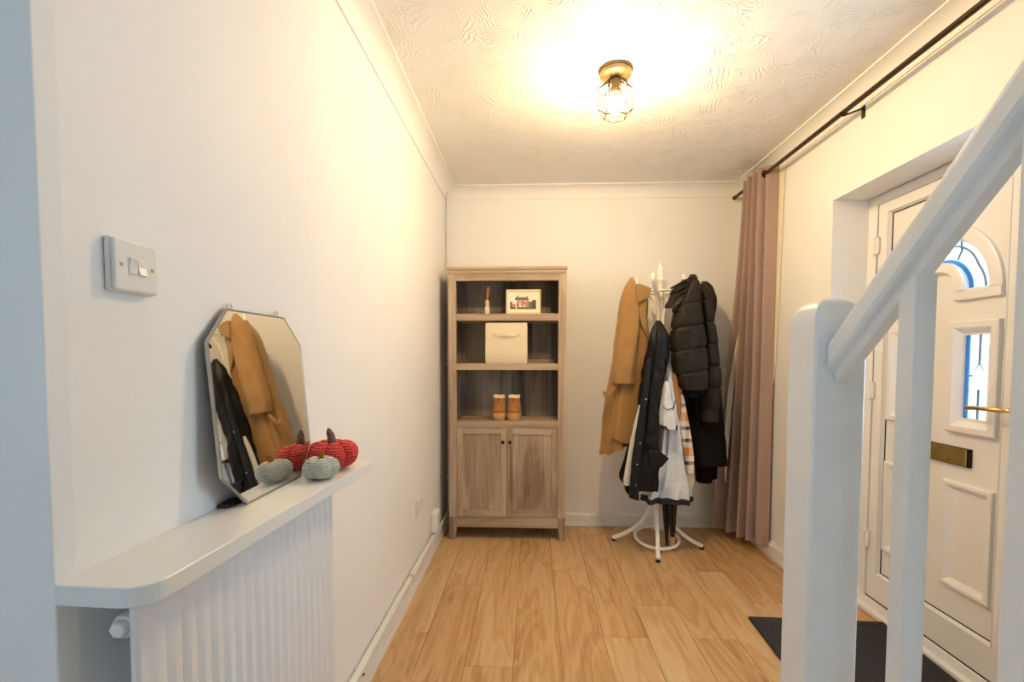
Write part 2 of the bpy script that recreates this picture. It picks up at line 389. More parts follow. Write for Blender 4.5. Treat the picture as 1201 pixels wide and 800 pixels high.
# ================================================================== THE SETTING
floor = struct(obj('floor', MB().box(-1.6, XR, YF - 0.1, YB, -0.06, -0.009).box(XR, 1.66, SY0, DY1, -0.06, -0.009), 'oak'), 'light oak laminate floor of long planks', 'floor')
joints = {0: [2.161, 0.9, -0.36], 1: [2.631, 1.37, 0.11], 2: [1.925, 0.66, -0.6], 3: [1.35, 0.09, -1.17, 2.95], 4: [2.842, 1.58, 0.32, -0.94], 5: [2.16, 0.90, -0.36, 3.42],
          6: [2.444, 1.18, -0.08], 7: [2.16, 0.9, -0.36, 3.42], 8: [1.6, 0.34, -0.92, 2.86], 9: [2.5, 1.24, -0.02], 10: [1.9, 0.64, -0.62, 3.16]}
for k in range(-5, 12):
    x0 = -0.675 + 0.2 * k
    x1 = x0 + 0.2
    y_lo, y_hi = YF, (YB if k >= 0 else 0.618)
    if k < 0: x0 = max(x0, -1.5); joints[k] = [0.25 - 0.37 * (k % 3)]
    if k == 11:
        x0, x1, y_lo, y_hi = XR, 1.66, SY0 + 0.001, DY1 - 0.001
        joints[k] = [1.62]
    else:
        x1 = min(x1, XR)
    ys = sorted([y for y in joints.get(k, []) if y_lo < y < y_hi] + [y_lo, y_hi])
    for a, b in zip(ys[:-1], ys[1:]):
        cxm, cym = (x0 + x1) / 2, (a + b) / 2
        w, l = (x1 - x0) / 2 - 0.0007, (b - a) / 2 - 0.0007
        obj('floor_plank', box(-w, w, -l, l, -0.009, 0.0), 'oak', floor, bevel=0.0007, seg=1, loc=(cxm, cym, 0))

struct(obj('ceiling', box(-1.6, 1.9, YF - 0.1, YB + 0.1, H, H + 0.08), 'ceiling'), 'white ceiling with swirled artex relief', 'ceiling')
WE = 0.618                                     # the radiator wall ends here; the hall widens towards the photographer
wl = MB().prism([(XL, YB + 0.1), (-1.6, YB + 0.1), (-1.6, WE), (XL - 0.003, WE), (XL, WE + 0.030)], -0.05, H, 'Z')
struct(obj('wall_left', wl, 'wall', bevel=0.002), 'plain white painted wall behind the radiator', 'wall')
struct(obj('wall_back', box(XL, 1.9, YB, YB + 0.1, -0.05, H), 'wall'), 'cream lit wall behind the bookcase and coat stand', 'wall')
wr = MB().box(XR, 1.82, YF, SY0, -0.05, H).box(XR, 1.82, DY1, YB, -0.05, H).box(XR, 1.82, SY0, DY1, DZ1, H).box(1.66, 1.82, SY0, DY1, -0.05, -0.005)
struct(obj('wall_right', wr, 'wall'), 'cream wall with the front door in a deep reveal', 'wall')
NY0, NY1, NZ0, NZ1 = -0.88, -0.40, 0.95, 1.75
struct(obj('wall_near', MB().box(-1.6, -1.5, YF, NY0, -0.05, H).box(-1.6, -1.5, NY1, WE, -0.05, H).box(-1.6, -1.5, NY0, NY1, -0.05, NZ0).box(-1.6, -1.5, NY0, NY1, NZ1, H), 'wall'), 'white wall with a window in the wider part of the hall', 'wall')
# wall behind the photographer with a window
WX0, WX1, WZ0, WZ1 = 0.04, 0.40, 0.85, 1.45
wf = MB().box(-1.6, WX0, YF - 0.1, YF, -0.05, H).box(WX1, 1.82, YF - 0.1, YF, -0.05, H).box(WX0, WX1, YF - 0.1, YF, -0.05, WZ0).box(WX0, WX1, YF - 0.1, YF, WZ1, H)
struct(obj('wall_front', wf, 'wall'), 'white wall with a window facing the bookcase', 'wall')
win = thing('window_1', 'white framed window in the wall facing the bookcase', 'window', (0, YF - 0.05, 0)); win['kind'] = 'structure'
for (a, b, c, d) in ((WX0, WX1, WZ0, WZ0 + 0.05), (WX0, WX1, WZ1 - 0.05, WZ1), (WX0, WX0 + 0.05, WZ0 + 0.05, WZ1 - 0.05), (WX1 - 0.05, WX1, WZ0 + 0.05, WZ1 - 0.05)):
    obj('window_frame', box(a, b, -0.03, 0.03, c, d), 'upvc', win)
obj('window_pane', box(WX0 + 0.05, WX1 - 0.05, -0.004, 0.004, WZ0 + 0.05, WZ1 - 0.05), 'winglass', win)

win2 = thing('window_2', 'white side panel with obscured glass next to the front door', 'window', (1.73, 0, 0)); win2['kind'] = 'structure'
SA, SB, SG0, SG1 = SY0 + 0.001, DY0 - 0.001, 1.05, 1.92
for (a, b, c, d) in ((SA, SB, 0.0, 0.07), (SA, SB, SG1, DZ1 - 0.001), (SA, SA + 0.06, 0.07, SG1), (SB - 0.06, SB, 0.07, SG1), (SA + 0.06, SB - 0.06, SG0 - 0.06, SG0)):
    obj('window_frame', box(-0.035, 0.035, a, b, c, d), 'upvc', win2)
obj('lower_panel', box(-0.012, 0.012, SA + 0.06, SB - 0.06, 0.07, SG0 - 0.06), 'upvc', win2)
obj('window_pane', box(-0.004, 0.004, SA + 0.06, SB - 0.06, SG0, SG1), 'sideglass', win2)

win3 = thing('window_3', 'white framed window in the wall of the wider part of the hall', 'window', (-1.55, 0, 0)); win3['kind'] = 'structure'
for (a, b, c, d) in ((NY0, NY1, NZ0, NZ0 + 0.04), (NY0, NY1, NZ1 - 0.04, NZ1), (NY0, NY0 + 0.04, NZ0 + 0.04, NZ1 - 0.04), (NY1 - 0.04, NY1, NZ0 + 0.04, NZ1 - 0.04)):
    obj('window_frame', box(-0.03, 0.03, a, b, c, d), 'upvc', win3)
obj('window_pane', box(-0.004, 0.004, NY0 + 0.04, NY1 - 0.04, NZ0 + 0.04, NZ1 - 0.04), 'winglass', win3)

# coved cornice
def cove(pts):
    # concave quarter with small steps at both edges (u away from wall, v below ceiling)
    c = COVE; P = [(0, 0), (c, 0), (c, -0.008)]
    P += [(c - 0.006 - (c - 0.014) * math.sin(t), -0.008 - (c - 0.014) * (1 - math.cos(t))) for t in [PI / 2 * i / 8 for i in range(9)]]
    P += [(0.008, -c), (0, -c)]
    return P
cv = cove(None)
struct(obj('trim_1', MB().prism([(XL + u, H + v) for u, v in cv], WE + 0.03, YB, 'Y'), 'plaster', smooth=30), 'coved cornice along the radiator wall', 'cornice')
struct(obj('trim_2', MB().prism([(YB - u, H + v) for u, v in cv], XL, XR, 'X'), 'plaster', smooth=30), 'coved cornice above the bookcase', 'cornice')
struct(obj('trim_3', MB().prism([(XR - u, H + v) for u, v in cv], YF, YB, 'Y'), 'plaster', smooth=30), 'coved cornice above the front door', 'cornice')
# skirting
sk = [(0, 0), (0.019, 0), (0.0185, 0.024), (0.016, 0.028), (0.016, 0.078), (0.010, 0.090), (0, 0.092)]
struct(obj('baseboard_left', MB().prism([(XL + u, v) for u, v in sk], WE + 0.03, YB, 'Y'), 'gloss'), 'white skirting board under the heating pipes', 'skirting')
struct(obj('baseboard_back', MB().prism([(YB - u, v) for u, v in sk], XL + 0.016, XR - 0.016, 'X'), 'gloss'), 'white skirting board behind the coat stand', 'skirting')
bb = MB().prism([(XR - u, v) for u, v in sk], DY1, YB, 'Y').prism([(XR - u, v) for u, v in sk], YF, SY0, 'Y')
struct(obj('baseboard_right', bb, 'gloss'), 'white skirting board beside the front door', 'skirting')

# ------------------------------------------------------------------ front door (in the reveal, faces -X)
door = thing('door_1', 'white panelled front door with leaded arched fanlight and brass handle', 'door', (1.70, (DY0 + DY1) / 2, 0))
door['kind'] = 'structure'
DO = (1.70, (DY0 + DY1) / 2, 0)
def dpart(name, mb, mat, parent=None, **kw):
    # part given in world coordinates; stored relative to the door's origin
    mb.v = [(x - DO[0], y - DO[1], z - DO[2]) for x, y, z in mb.v]
    return obj(name, mb, mat, parent or door, **kw)
PY0, PY1, PZ0, PZ1 = 1.828, 2.440, 0.185, 1.962      # infill panel
dc = (PY0 + PY1) / 2
fr = MB()
fr.box(1.695, 1.765, DY1 - 0.062, DY1, 0.05, DZ1).box(1.695, 1.765, DY0, DY0 + 0.062, 0.05, DZ1).box(1.695, 1.765, DY0 + 0.062, DY1 - 0.062, DZ1 - 0.045, DZ1)
dpart('door_frame', fr, 'upvc', bevel=0.003)
sa = MB()
sy0, sy1, sz0, sz1 = DY0 + 0.064, DY1 - 0.064, 0.056, DZ1 - 0.047
for s_ in (0,):
    sa.prism([(sy0, sz0), (sy1, sz0), (sy1, PZ0), (sy0, PZ0)], 1.703, 1.760, 'X')
    sa.prism([(sy0, PZ1), (sy1, PZ1), (sy1, sz1), (sy0, sz1)], 1.703, 1.760, 'X')
    sa.prism([(sy0, PZ0), (PY0, PZ0), (PY0, PZ1), (sy0, PZ1)], 1.703, 1.760, 'X')
    sa.prism([(PY1, PZ0), (sy1, PZ0), (sy1, PZ1), (PY1, PZ1)], 1.703, 1.760, 'X')
sash = dpart('sash', sa, 'upvc')
def ring_frame(y0, y1, z0, z1, w, xa, xb, chamf=0.012):
    # mitred bead: outer face xa (near room), inner edge drops to xb
    mb = MB()
    o = [(y0, z0), (y1, z0), (y1, z1), (y0, z1)]
    def ins(d): return [(y0 + d, z0 + d), (y1 - d, z0 + d), (y1 - d, z1 - d), (y0 + d, z1 - d)]
    R = [[(xb, a, b) for a, b in ins(0)], [(xa + 0.004, a, b) for a, b in ins(0)], [(xa, a, b) for a, b in ins(0.005)], [(xa, a, b) for a, b in ins(w - chamf)], [(xb, a, b) for a, b in ins(w)]]
    mb.rings(R, caps=False)
    return mb
dpart('glazing_bead', ring_frame(PY0 - 0.002, PY1 + 0.002, PZ0 - 0.002, PZ1 + 0.002, 0.014, 1.700, 1.719), 'upvc', sash)
gk = MB()
for (a, b, c, d) in ((PY0 + .011, PY1 - .011, PZ0 + .011, PZ0 + .015), (PY0 + .011, PY1 - .011, PZ1 - .015, PZ1 - .011), (PY0 + .011, PY0 + .015, PZ0 + .015, PZ1 - .015), (PY1 - .015, PY1 - .011, PZ0 + .015, PZ1 - .015)):
    gk.box(1.7165, 1.722, a, b, c, d)
dpart('gasket', gk, 'rubber')
# infill panel, cut out round its glazing
FZ = 1.50; RO, RG, RI, RH = 0.277, 0.220, 0.122, 0.075
GY0, GY1, GZ0, GZ1 = 1.911, 2.018, 1.021, 1.350
pm = MB()
XA, XB = 1.720, 1.752
gyl0, gyl1 = 2 * dc - GY1, 2 * dc - GY0
for (a, b, c, d) in ((PY0, PY1, PZ0, GZ0), (PY0, GY0, GZ0, GZ1), (GY1, gyl0, GZ0, GZ1), (gyl1, PY1, GZ0, GZ1), (PY0, PY1, GZ1, FZ + 0.03)):
    pm.box(XA, XB, a, b, c, d)
# region above the fan base: outside the fan arc
outer = [(PY0, FZ + 0.03)] + [(dc - RG * math.cos(t), FZ + 0.03 + RG * math.sin(t)) for t in [PI * i / 24 for i in range(25)]] + [(PY1, FZ + 0.03), (PY1, PZ1), (PY0, PZ1)]
pm.prism(outer, XA, XB, 'X')
pm.prism([(dc + RI * math.cos(t), FZ + 0.03 + RI * math.sin(t)) for t in [PI * i / 16 for i in range(17)]], XA, XB, 'X')
panel = dpart('door_panel', pm, 'upvc')
# fan moulding: outer arch, base rails, inner arch
def arch_band(r0, r1, x_top, n=28):
    R = []
    for i in range(n + 1):
        t = PI * i / n; c_, s_ = math.cos(t), math.sin(t)
        f = lambda r, x: (x, dc - r * c_, FZ + 0.03 + r * s_)
        R.append([f(r1, 1.721), f(r1, x_top + 0.004), f(r1 - 0.006, x_top), f(r0 + 0.014, x_top), f(r0, 1.719), f(r0, 1.723)])
    return MB().rings(R)
fan = dpart('fanlight_moulding', arch_band(RG - 0.004, RO, 1.704), 'upvc', panel, smooth=40)
dpart('fanlight_arch', arch_band(RH, RI + 0.004, 1.700), 'upvc', panel, smooth=40)
for sgn in (-1, 1):
    a, b = sorted((dc + sgn * RH, dc + sgn * RO))
    dpart('fanlight_sill', MB().prism([(1.721, FZ - 0.012), (1.704, FZ - 0.008), (1.704, FZ + 0.024), (1.712, FZ + 0.034), (1.721, FZ + 0.034)], a, b, 'Y'), 'upvc', panel)
dpart('fanlight_glass', MB().prism([(dc - RG * math.cos(t), FZ + 0.03 + RG * math.sin(t)) for t in [PI * i / 24 for i in range(25)]] + [(dc + RI * math.cos(t), FZ + 0.03 + RI * math.sin(t)) for t in [PI * i / 24 for i in range(25)]], 1.732, 1.738, 'X'), 'glass', panel)
bl = [(dc - (RI + .016) * math.cos(t), FZ + 0.03 + (RI + .016) * math.sin(t)) for t in [PI * i / 24 for i in range(25)]] + [(dc + (RI + .001) * math.cos(t), FZ + 0.03 + (RI + .001) * math.sin(t)) for t in [PI * i / 24 for i in range(25)]]
dpart('fanlight_border', MB().prism(bl, 1.7275, 1.731, 'X'), 'blueglass', panel)
ld = MB()
def fanp(r, t): return (1.7255, dc - r * math.cos(t), FZ + 0.03 + r * math.sin(t))
ld.tube([fanp(RI + 0.062 + 0.010 * abs(math.cos(2 * PI * i / 30 * 1.5)), PI * i / 30) for i in range(31)], 0.0042, 6)
for t in (0.35 * PI, 0.5 * PI, 0.65 * PI):
    ld.tube([fanp(RI + 0.02, t), fanp(RI + 0.062, t)], 0.0042, 6)
    ld.tube([fanp(RI + 0.062, t), fanp(RG - 0.005, t + 0.10)], 0.0042, 6)
dpart('fanlight_lead', ld, 'lead', panel)
for sgn in (-1, 1):
    mirror_y = lambda y: y if sgn < 0 else 2 * dc - y
    def yy(a, b): return sorted((mirror_y(a), mirror_y(b)))
    a, b = yy(1.857, 2.072)
    dpart('panel_moulding', ring_frame(a, b, 0.961, 1.406, 0.056, 1.700, 1.726, 0.030), 'upvc', panel)
    a, b = yy(1.857, 2.072)
    dpart('panel_moulding', ring_frame(a, b, 0.325, 0.760, 0.036, 1.702, 1.721, 0.020), 'upvc', panel)
    a, b = yy(GY0, GY1)
    dpart('glass_pane', box(1.732, 1.738, a, b, GZ0, GZ1), 'glass', panel)
    by0, by1 = yy(GY1 - 0.017, GY1)
    dpart('blue_glass_strip', box(1.7275, 1.731, by0, by1, GZ0, GZ1), 'blueglass', panel)
    ld = MB()
    m0 = mirror_y((GY0 + GY1) / 2 - 0.012); zc = 1.19
    dh, dw = 0.052, 0.030
    ld.tube([(1.7255, m0, GZ1), (1.7255, m0, zc + dh)], 0.0042, 6)
    ld.tube([(1.7255, m0, GZ0), (1.7255, m0, zc - dh)], 0.0042, 6)
    ld.tube([(1.7255, m0, zc + dh), (1.7255, m0 + dw, zc), (1.7255, m0, zc - dh), (1.7255, m0 - dw, zc)], 0.0040, 6, closed=True)
    ld.tube([(1.7255, m0 + dw, zc), (1.7255, mirror_y(GY1 - 0.02), zc)] if sgn < 0 else [(1.7255, m0 - dw, zc), (1.7255, mirror_y(GY1 - 0.02), zc)], 0.0042, 6)
    dpart('lead_strip', ld, 'lead', panel)
lb = dpart('letterbox', box(1.708, 1.7205, 1.958, 2 * dc - 1.958, 0.828, 0.902), 'black_metal', bevel=0.002)
dpart('letterbox_flap', box(1.7045, 1.709, 1.970, 2 * dc - 1.961, 0.831, 0.899), 'dark_brass', lb, bevel=0.003)
hp = dpart('handle_plate', MB().box(1.694, 1.703, 1.767, 1.793, 0.95, 1.18), 'brass', bevel=0.006)
hl = MB().tube([(1.694, 1.780, 1.075), (1.668, 1.780, 1.075), (1.655, 1.790, 1.075), (1.650, 1.83, 1.075), (1.650, 1.88, 1.074), (1.651, 1.915, 1.071)], 0.0085, 12)
dpart('lever_handle', hl, 'brass', hp, smooth=60)
for z in (1.81, 1.1, 0.35):
    dpart('hinge', MB().lathe([(0.0, -0.045), (0.009, -0.044), (0.009, 0.044), (0.0, 0.045)], (1.690, DY1 - 0.058, z), 12).box(1.690, 1.700, DY1 - 0.082, DY1 - 0.035, z - 0.04, z + 0.04), 'upvc', smooth=40)
dpart('threshold', MB().prism([(1.66, -0.004), (1.766, -0.004), (1.766, 0.055), (1.690, 0.055), (1.684, 0.022), (1.66, 0.018)], DY0 + 0.001, DY1 - 0.001, 'Y'), 'upvc', bevel=0.002)
dpart('threshold_seal', box(1.6995, 1.703, DY0 + 0.063, DY1 - 0.063, 0.054, 0.060), 'rubber')

# ================================================================== STAIRS AND BALUSTRADE
st = thing('staircase', 'white painted staircase rising past the newel post', 'staircase', (1.04, 0.9, 0))
def spart(name, mb, mat, **kw):
    mb.v = [(x - 1.04, y - 0.9, z) for x, y, z in mb.v]
    return obj(name, mb, mat, st, **kw)
RISE, GO = 0.198, 0.22
for k in range(9):
    y1 = 0.93 - GO * k
    z = RISE * (k + 1)
    spart('riser', box(0.566, XR - 0.018, y1 - 0.018, y1, z - RISE, z - 0.022), 'stairpaint')
    spart('tread', box(0.566, XR - 0.018, y1 - GO - 0.018, y1 + 0.02, z - 0.022, z), 'stairpaint', bevel=0.006)
spart('string_board', MB().prism([(0.879, 0.0), (0.879, 0.30), (-1.25, 0.30 + 0.9 * 2.129), (-1.25, 0.9 * 1.80)] + [(0.56, 0.0)], 0.524, 0.565, 'X'), 'stairpaint', bevel=0.003)
spart('string_board', MB().prism([(0.95, 0.0), (0.95, 0.24), (-1.25, 0.24 + 0.9 * 2.2), (-1.25, 0.0)], XR - 0.017, XR - 0.001, 'X'), 'stairpaint')

bal = thing('stair_balustrade', 'white balustrade with square newel post, handrail and balusters', 'balustrade', (0.5425, 0.925, 0))
BO = (0.5425, 0.925)
def bpart(name, mb, mat, **kw):
    mb.v = [(x - BO[0], y - BO[1], z) for x, y, z in mb.v]
    return obj(name, mb, mat, bal, **kw)
nw = MB(); R = []
NT = 1.370
for z, ins in [(0.0, 0), (NT - 0.046, 0), (NT - 0.034, 0.0015), (NT - 0.022, 0.006), (NT - 0.012, 0.0125), (NT - 0.005, 0.021), (NT - 0.001, 0.031), (NT, 0.042)]:
    h = 0.045 - ins; c = min(0.004, h * 0.5)
    R.append([(0.5425 + a, 0.925 + b, z) for a, b in ((-h + c, -h), (h - c, -h), (h, -h + c), (h, h - c), (h - c, h), (-h + c, h), (-h, h - c), (-h, -h + c))])
nw.rings(R)
bpart('newel_post', nw, 'stairpaint', smooth=35)
SL = 0.90
def zr(y): return 1.4425 + SL * (0.70 - y)         # height of the rail's upper left edge
sec = [(0.5185, 0.004), (0.5175, -0.006), (0.5175, -0.036), (0.5215, -0.044), (0.531, -0.047), (0.533, -0.066), (0.552, -0.066), (0.554, -0.047), (0.5635, -0.044), (0.5675, -0.036), (0.5675, -0.006), (0.5665, 0.004), (0.555, 0.012), (0.530, 0.012)]
R = []
for y in (0.879, 0.2, -0.5, -1.2):
    R.append([(x, y, zr(y) + dz) for x, dz in sec])
bpart('handrail', MB().rings(R), 'stairpaint', bevel=0.0015)
for k, yb in enumerate([0.7135, 0.5440, 0.3675, 0.1945, 0.0215, -0.1515, -0.3245, -0.4975]):
    b = MB()
    h = 0.0150
    z0 = 0.30 + 0.9 * (0.879 - yb) - 0.02
    zt = lambda y: zr(y) - 0.064
    b.rings([[(0.5425 + a, yb + c, z0) for a, c in ((-h, -h), (h, -h), (h, h), (-h, h))], [(0.5425 + a, yb + c, zt(yb + c)) for a, c in ((-h, -h), (h, -h), (h, h), (-h, h))]])
    bpart('baluster', b, 'stairpaint', bevel=0.0015)

# ================================================================== RADIATOR, SHELF, PIPES
rad = thing('radiator', 'white fluted panel radiator under the narrow shelf', 'radiator', (-0.575, 0.97, 0.28))
RO_ = (-0.575, 0.97, 0.28)
def rpart(name, mb, mat, parent=None, **kw):
    mb.v = [(x - RO_[0], y - RO_[1], z - RO_[2]) for x, y, z in mb.v]
    return obj(name, mb, mat, parent or rad, **kw)
RY0, RY1, RZ0, RZ1, RX = 0.645, 1.318, 0.30, 0.914, -0.548
zs = [RZ0, RZ0 + 0.02, RZ0 + 0.035, RZ0 + 0.05, 0.5, 0.7, RZ1 - 0.052, RZ1 - 0.042, RZ1 - 0.032, RZ1 - 0.012, RZ1 - 0.003, RZ1]
pitch = 0.0335; ny = 20
ys = [RY0, RY0 + 0.004, RY0 + 0.014]
for k in range(20):
    y = RY0 + 0.0185 + k * pitch
    ys += [y, y + 0.006, y + 0.011, y + 0.0185, y + 0.0235, y + 0.0295]
ys = [y for y in ys if y < RY1 - 0.012] + [RY1 - 0.004, RY1]
def prof(y):
    t = ((y - RY0 - 0.0185) % pitch)
    if y < RY0 + 0.018 or y > RY1 - 0.010: return 0.0
    if t < 0.0055: return 0.0
    if t < 0.0105: return 0.5
    if t < 0.024: return 1.0
    return 0.3
g = MB()
R = []
for z in zs:
    wz = 0.0 if (z > RZ1 - 0.03 or z < RZ0 + 0.03) else (0.5 if (z > RZ1 - 0.045 or z < RZ0 + 0.045) else 1.0)
    ring = []
    for i, y in enumerate(ys):
        x = RX - 0.006 + 0.0060 * prof(y + 1e-5) * wz
        if i in (0, len(ys) - 1): x = RX - 0.010
        if z in (zs[0], zs[-1]): x -= 0.004
        ring.append((x, y, z))
    ring += [(RX - 0.017, RY1, z), (RX - 0.017, RY0, z)]
    R.append(ring)
g.rings(R)
rpart('front_panel', g, 'radiator', smooth=30)
rpart('back_panel', box(-0.622, -0.610, RY0 + 0.075, RY1 - 0.004, RZ0, RZ1 - 0.004), 'radiator', bevel=0.004)
for y in (0.85, 1.02, 1.22): rpart('fin', box(-0.606, RX - 0.02, y - 0.06, y + 0.06, RZ0 + 0.06, RZ1 - 0.06), 'radiator')
for y in (0.76, 1.19): rpart('bracket', box(XL, -0.622, y - 0.02, y + 0.02, RZ0 + 0.1, RZ1 - 0.1), 'radiator')
CY_, CX_, CZ_ = 0.700, -0.582, 0.878
cp = rpart('end_cap', MB().lathe([(0, 0), (0.0125, 0), (0.0125, -0.030), (0.0165, -0.032), (0.0172, -0.036), (0.0172, -0.044), (0.0162, -0.047), (0, -0.047)], (CX_, CY_, CZ_), 24, 'Y'), 'plastic', smooth=40)
rpart('hex_cap', MB().lathe([(0.0130, -0.046), (0.0125, -0.056), (0.0108, -0.058), (0, -0.058)], (CX_, CY_, CZ_), 6, 'Y'), 'plastic', cp)
rpart('connector', MB().lathe([(0.0165, -0.012), (0.0165, 0.05)], (CX_, CY_, CZ_), 16, 'Y').box(-0.606, RX - 0.017, 0.71, 0.76, 0.862, 0.898), 'radiator', smooth=40)
poly = [(XL, 0.6485), (XL - 0.0025, 0.6185), (XL - 0.0025, 0.6165), (-0.548, 0.612)] + [(-0.548 + 0.040 * math.sin(t), 0.652 - 0.040 * math.cos(t)) for t in [PI / 2 * i / 8 for i in range(1, 9)]] + [(-0.487, 1.15), (-0.470, 1.400), (-0.474, 1.408), (XL, 1.412)]
o = obj('radiator_shelf', MB().prism(poly, 0.926, 0.955, 'Z'), 'gloss', bevel=0.006, seg=3)
tag(o, 'narrow white shelf with a rounded corner above the radiator', 'shelf')

# pipes above the skirting
pp = thing('heating_pipe', 'long white painted heating pipe running above the skirting', 'pipe', (XL + 0.014, 1.9, 0.135))
def ppart(name, mb, o, mat, parent, **kw):
    mb.v = [(x - o[0], y - o[1], z - o[2]) for x, y, z in mb.v]
    return obj(name, mb, mat, parent, **kw)
po = (XL + 0.014, 1.9, 0.135)
pb = ppart('pipe', MB().tube([(XL + 0.019, 0.72, 0.126), (XL + 0.019, 2.0, 0.126), (XL + 0.019, 3.0, 0.126)], 0.0150, 16), po, 'pipe', pp, smooth=60)
ppart('joint', MB().lathe([(0.0152, -0.05), (0.0185, -0.048), (0.0185, 0.048), (0.0152, 0.05)], (XL + 0.0195, 2.50, 0.126), 16, 'Y'), po, 'pipe', pp, smooth=40)
ppart('joint_collar', MB().lathe([(0.0152, -0.012), (0.0172, -0.010), (0.0172, 0.010), (0.0152, 0.012)], (XL + 0.0192, 2.425, 0.126), 16, 'Y'), po, 'steel', pp, smooth=40)
for y in (1.69, 2.36): ppart('pipe_clip', box(XL, XL + 0.033, y - 0.008, y + 0.008, 0.107, 0.136), po, 'plastic', pp, bevel=0.003)
ppart('screw', MB().lathe([(0.005, 0.0), (0.005, 0.004), (0, 0.005)], (XL + 0.0325, 1.69, 0.112), 10, 'X'), po, 'black_metal', pp)
pp2 = thing('feed_pipe', 'thin white pipe on the skirting between the wall box and bookcase', 'pipe', (XL + 0.014, 3.3, 0.105))
po2 = (XL + 0.014, 3.3, 0.105)
ppart('pipe', MB().tube([(XL + 0.012, 2.86, 0.104), (XL + 0.012, 3.2, 0.104), (XL + 0.018, 3.4, 0.106), (XL + 0.022, 3.575, 0.110)], 0.0095, 12), po2, 'pipe', pp2, smooth=60)
for y in (2.92, 3.22): ppart('pipe_clip', box(XL, XL + 0.025, y - 0.008, y + 0.008, 0.093, 0.116), po2, 'plastic', pp2, bevel=0.002)
vp = thing('riser_pipe', 'thin white vertical pipe in the corner beside the bookcase', 'pipe', (XL + 0.022, YB - 0.045, 0.12))
vo = (XL + 0.022, YB - 0.045, 0.12)
ppart('pipe', MB().tube([(XL + 0.022, YB - 0.045, 0.122), (XL + 0.022, YB - 0.045, 1.2), (XL + 0.022, YB - 0.045, H - 0.02)], 0.0095, 12), vo, 'pipe', vp, smooth=60)
for z in (2.217, 1.207, 0.36): ppart('pipe_clip', box(XL, XL + 0.034, YB - 0.054, YB - 0.034, z - 0.009, z + 0.009), vo, 'plastic', vp, bevel=0.002)
o = obj('pipe_cover_box', MB().box(XL + 0.0005, XL + 0.045, 3.00, 3.11, 0.148, 0.278), 'plastic', bevel=0.012)
tag(o, 'small white plastic box on the wall at the end of the pipes', 'junction box')
so = thing('wall_socket_plate', 'blank white square wall plate low beside the bookcase', 'wall plate', (XL, 2.69, 0.424))
obj('plate', box(0.0005, 0.011, -0.065, 0.065, -0.045, 0.045), 'plastic', so, bevel=0.004)
for s_ in (-1, 1): obj('screw', MB().lathe([(0.003, 0.0105), (0.003, 0.0118), (0, 0.0122)], (0, 0.05 * s_, 0), 10, 'X'), 'screw', so)

# light switch
sw = thing('light_switch', 'white double rocker light switch on the wall above the radiator', 'light switch', (XL, 0.752, 1.404))
obj('back_box', box(0.0005, 0.010, -0.043, 0.043, -0.041, 0.041), 'plastic', sw, bevel=0.003)
obj('face_plate', box(0.0095, 0.017, -0.0415, 0.0415, -0.0395, 0.0395), 'plastic', sw, bevel=0.003)
for s_ in (-1, 1):
    rk = MB().prism([(0.0165, -0.0125), (0.0215 if s_ > 0 else 0.0185, -0.012), (0.0185, 0.0), (0.0185 if s_ > 0 else 0.0215, 0.012), (0.0165, 0.0125)], s_ * 0.0085 - 0.0075, s_ * 0.0085 + 0.0075, 'Y')
    obj('rocker', rk, 'plastic', sw, bevel=0.0008)
    obj('screw', MB().lathe([(0.0032, 0.0165), (0.0032, 0.0176), (0, 0.0180)], (0, 0.030 * s_, 0), 10, 'X'), 'screw', sw)
obj('rocker_surround', box(0.0165, 0.0172, -0.018, 0.018, -0.0145, 0.0145), 'plastic', sw)

# ================================================================== MIRROR
mir = thing('mirror', 'frameless octagonal mirror leaning on the shelf above the radiator', 'mirror', (-0.596, 1.093, 0.9555), (0, -0.085, 0))
W2, HT, CH = 0.188, 0.408, 0.072
def octo(d=0.0):
    w, c = W2 - d, CH - d * 0.4
    return [(-w + c, d), (w - c, d), (w, c + d * 0.4), (w, HT - c - d * 0.4), (w - c, HT - d), (-w + c, HT - d), (-w, HT - c - d * 0.4), (-w, c + d * 0.4)]
obj('mirror_glass', MB().prism(octo(0.0045), 0.0, 0.0045, 'X'), 'mirror', mir)
ed = MB(); ed.rings([[(x, a, b) for a, b in q] for x, q in ((-0.0012, octo(0)), (0.0046, octo(0)), (0.0054, octo(0.0008)), (0.0054, octo(0.0024)), (0.0045, octo(0.0045)), (-0.0001, octo(0.0045)))], caps=False)
obj('edge_trim', ed, 'trim', mir)
obj('backing_board', MB().prism(octo(0.002), -0.0030, -0.0004, 'X'), 'black_metal', mir)
for y in (-0.093, 0.093):
    obj('hanging_ring', MB().tube([(-0.003, y + 0.0065 * math.cos(t), HT + 0.0065 + 0.0065 * math.sin(t)) for t in [2 * PI * i / 16 for i in range(16)]], 0.0018, 8, closed=True), 'steel', mir, smooth=60)
o = obj('mirror_stop', MB().prism([(-0.008, 0.0), (0.0, 0.012), (0.008, 0.0)], -0.02, 0.02, 'Y').box(-0.02, 0.004, -0.035, 0.025, 0, 0.006), 'rubber', bevel=0.001)
o.location = (-0.620, 0.985, 0.9555); tag(o, 'small black rubber stop wedged under the mirror', 'stop')

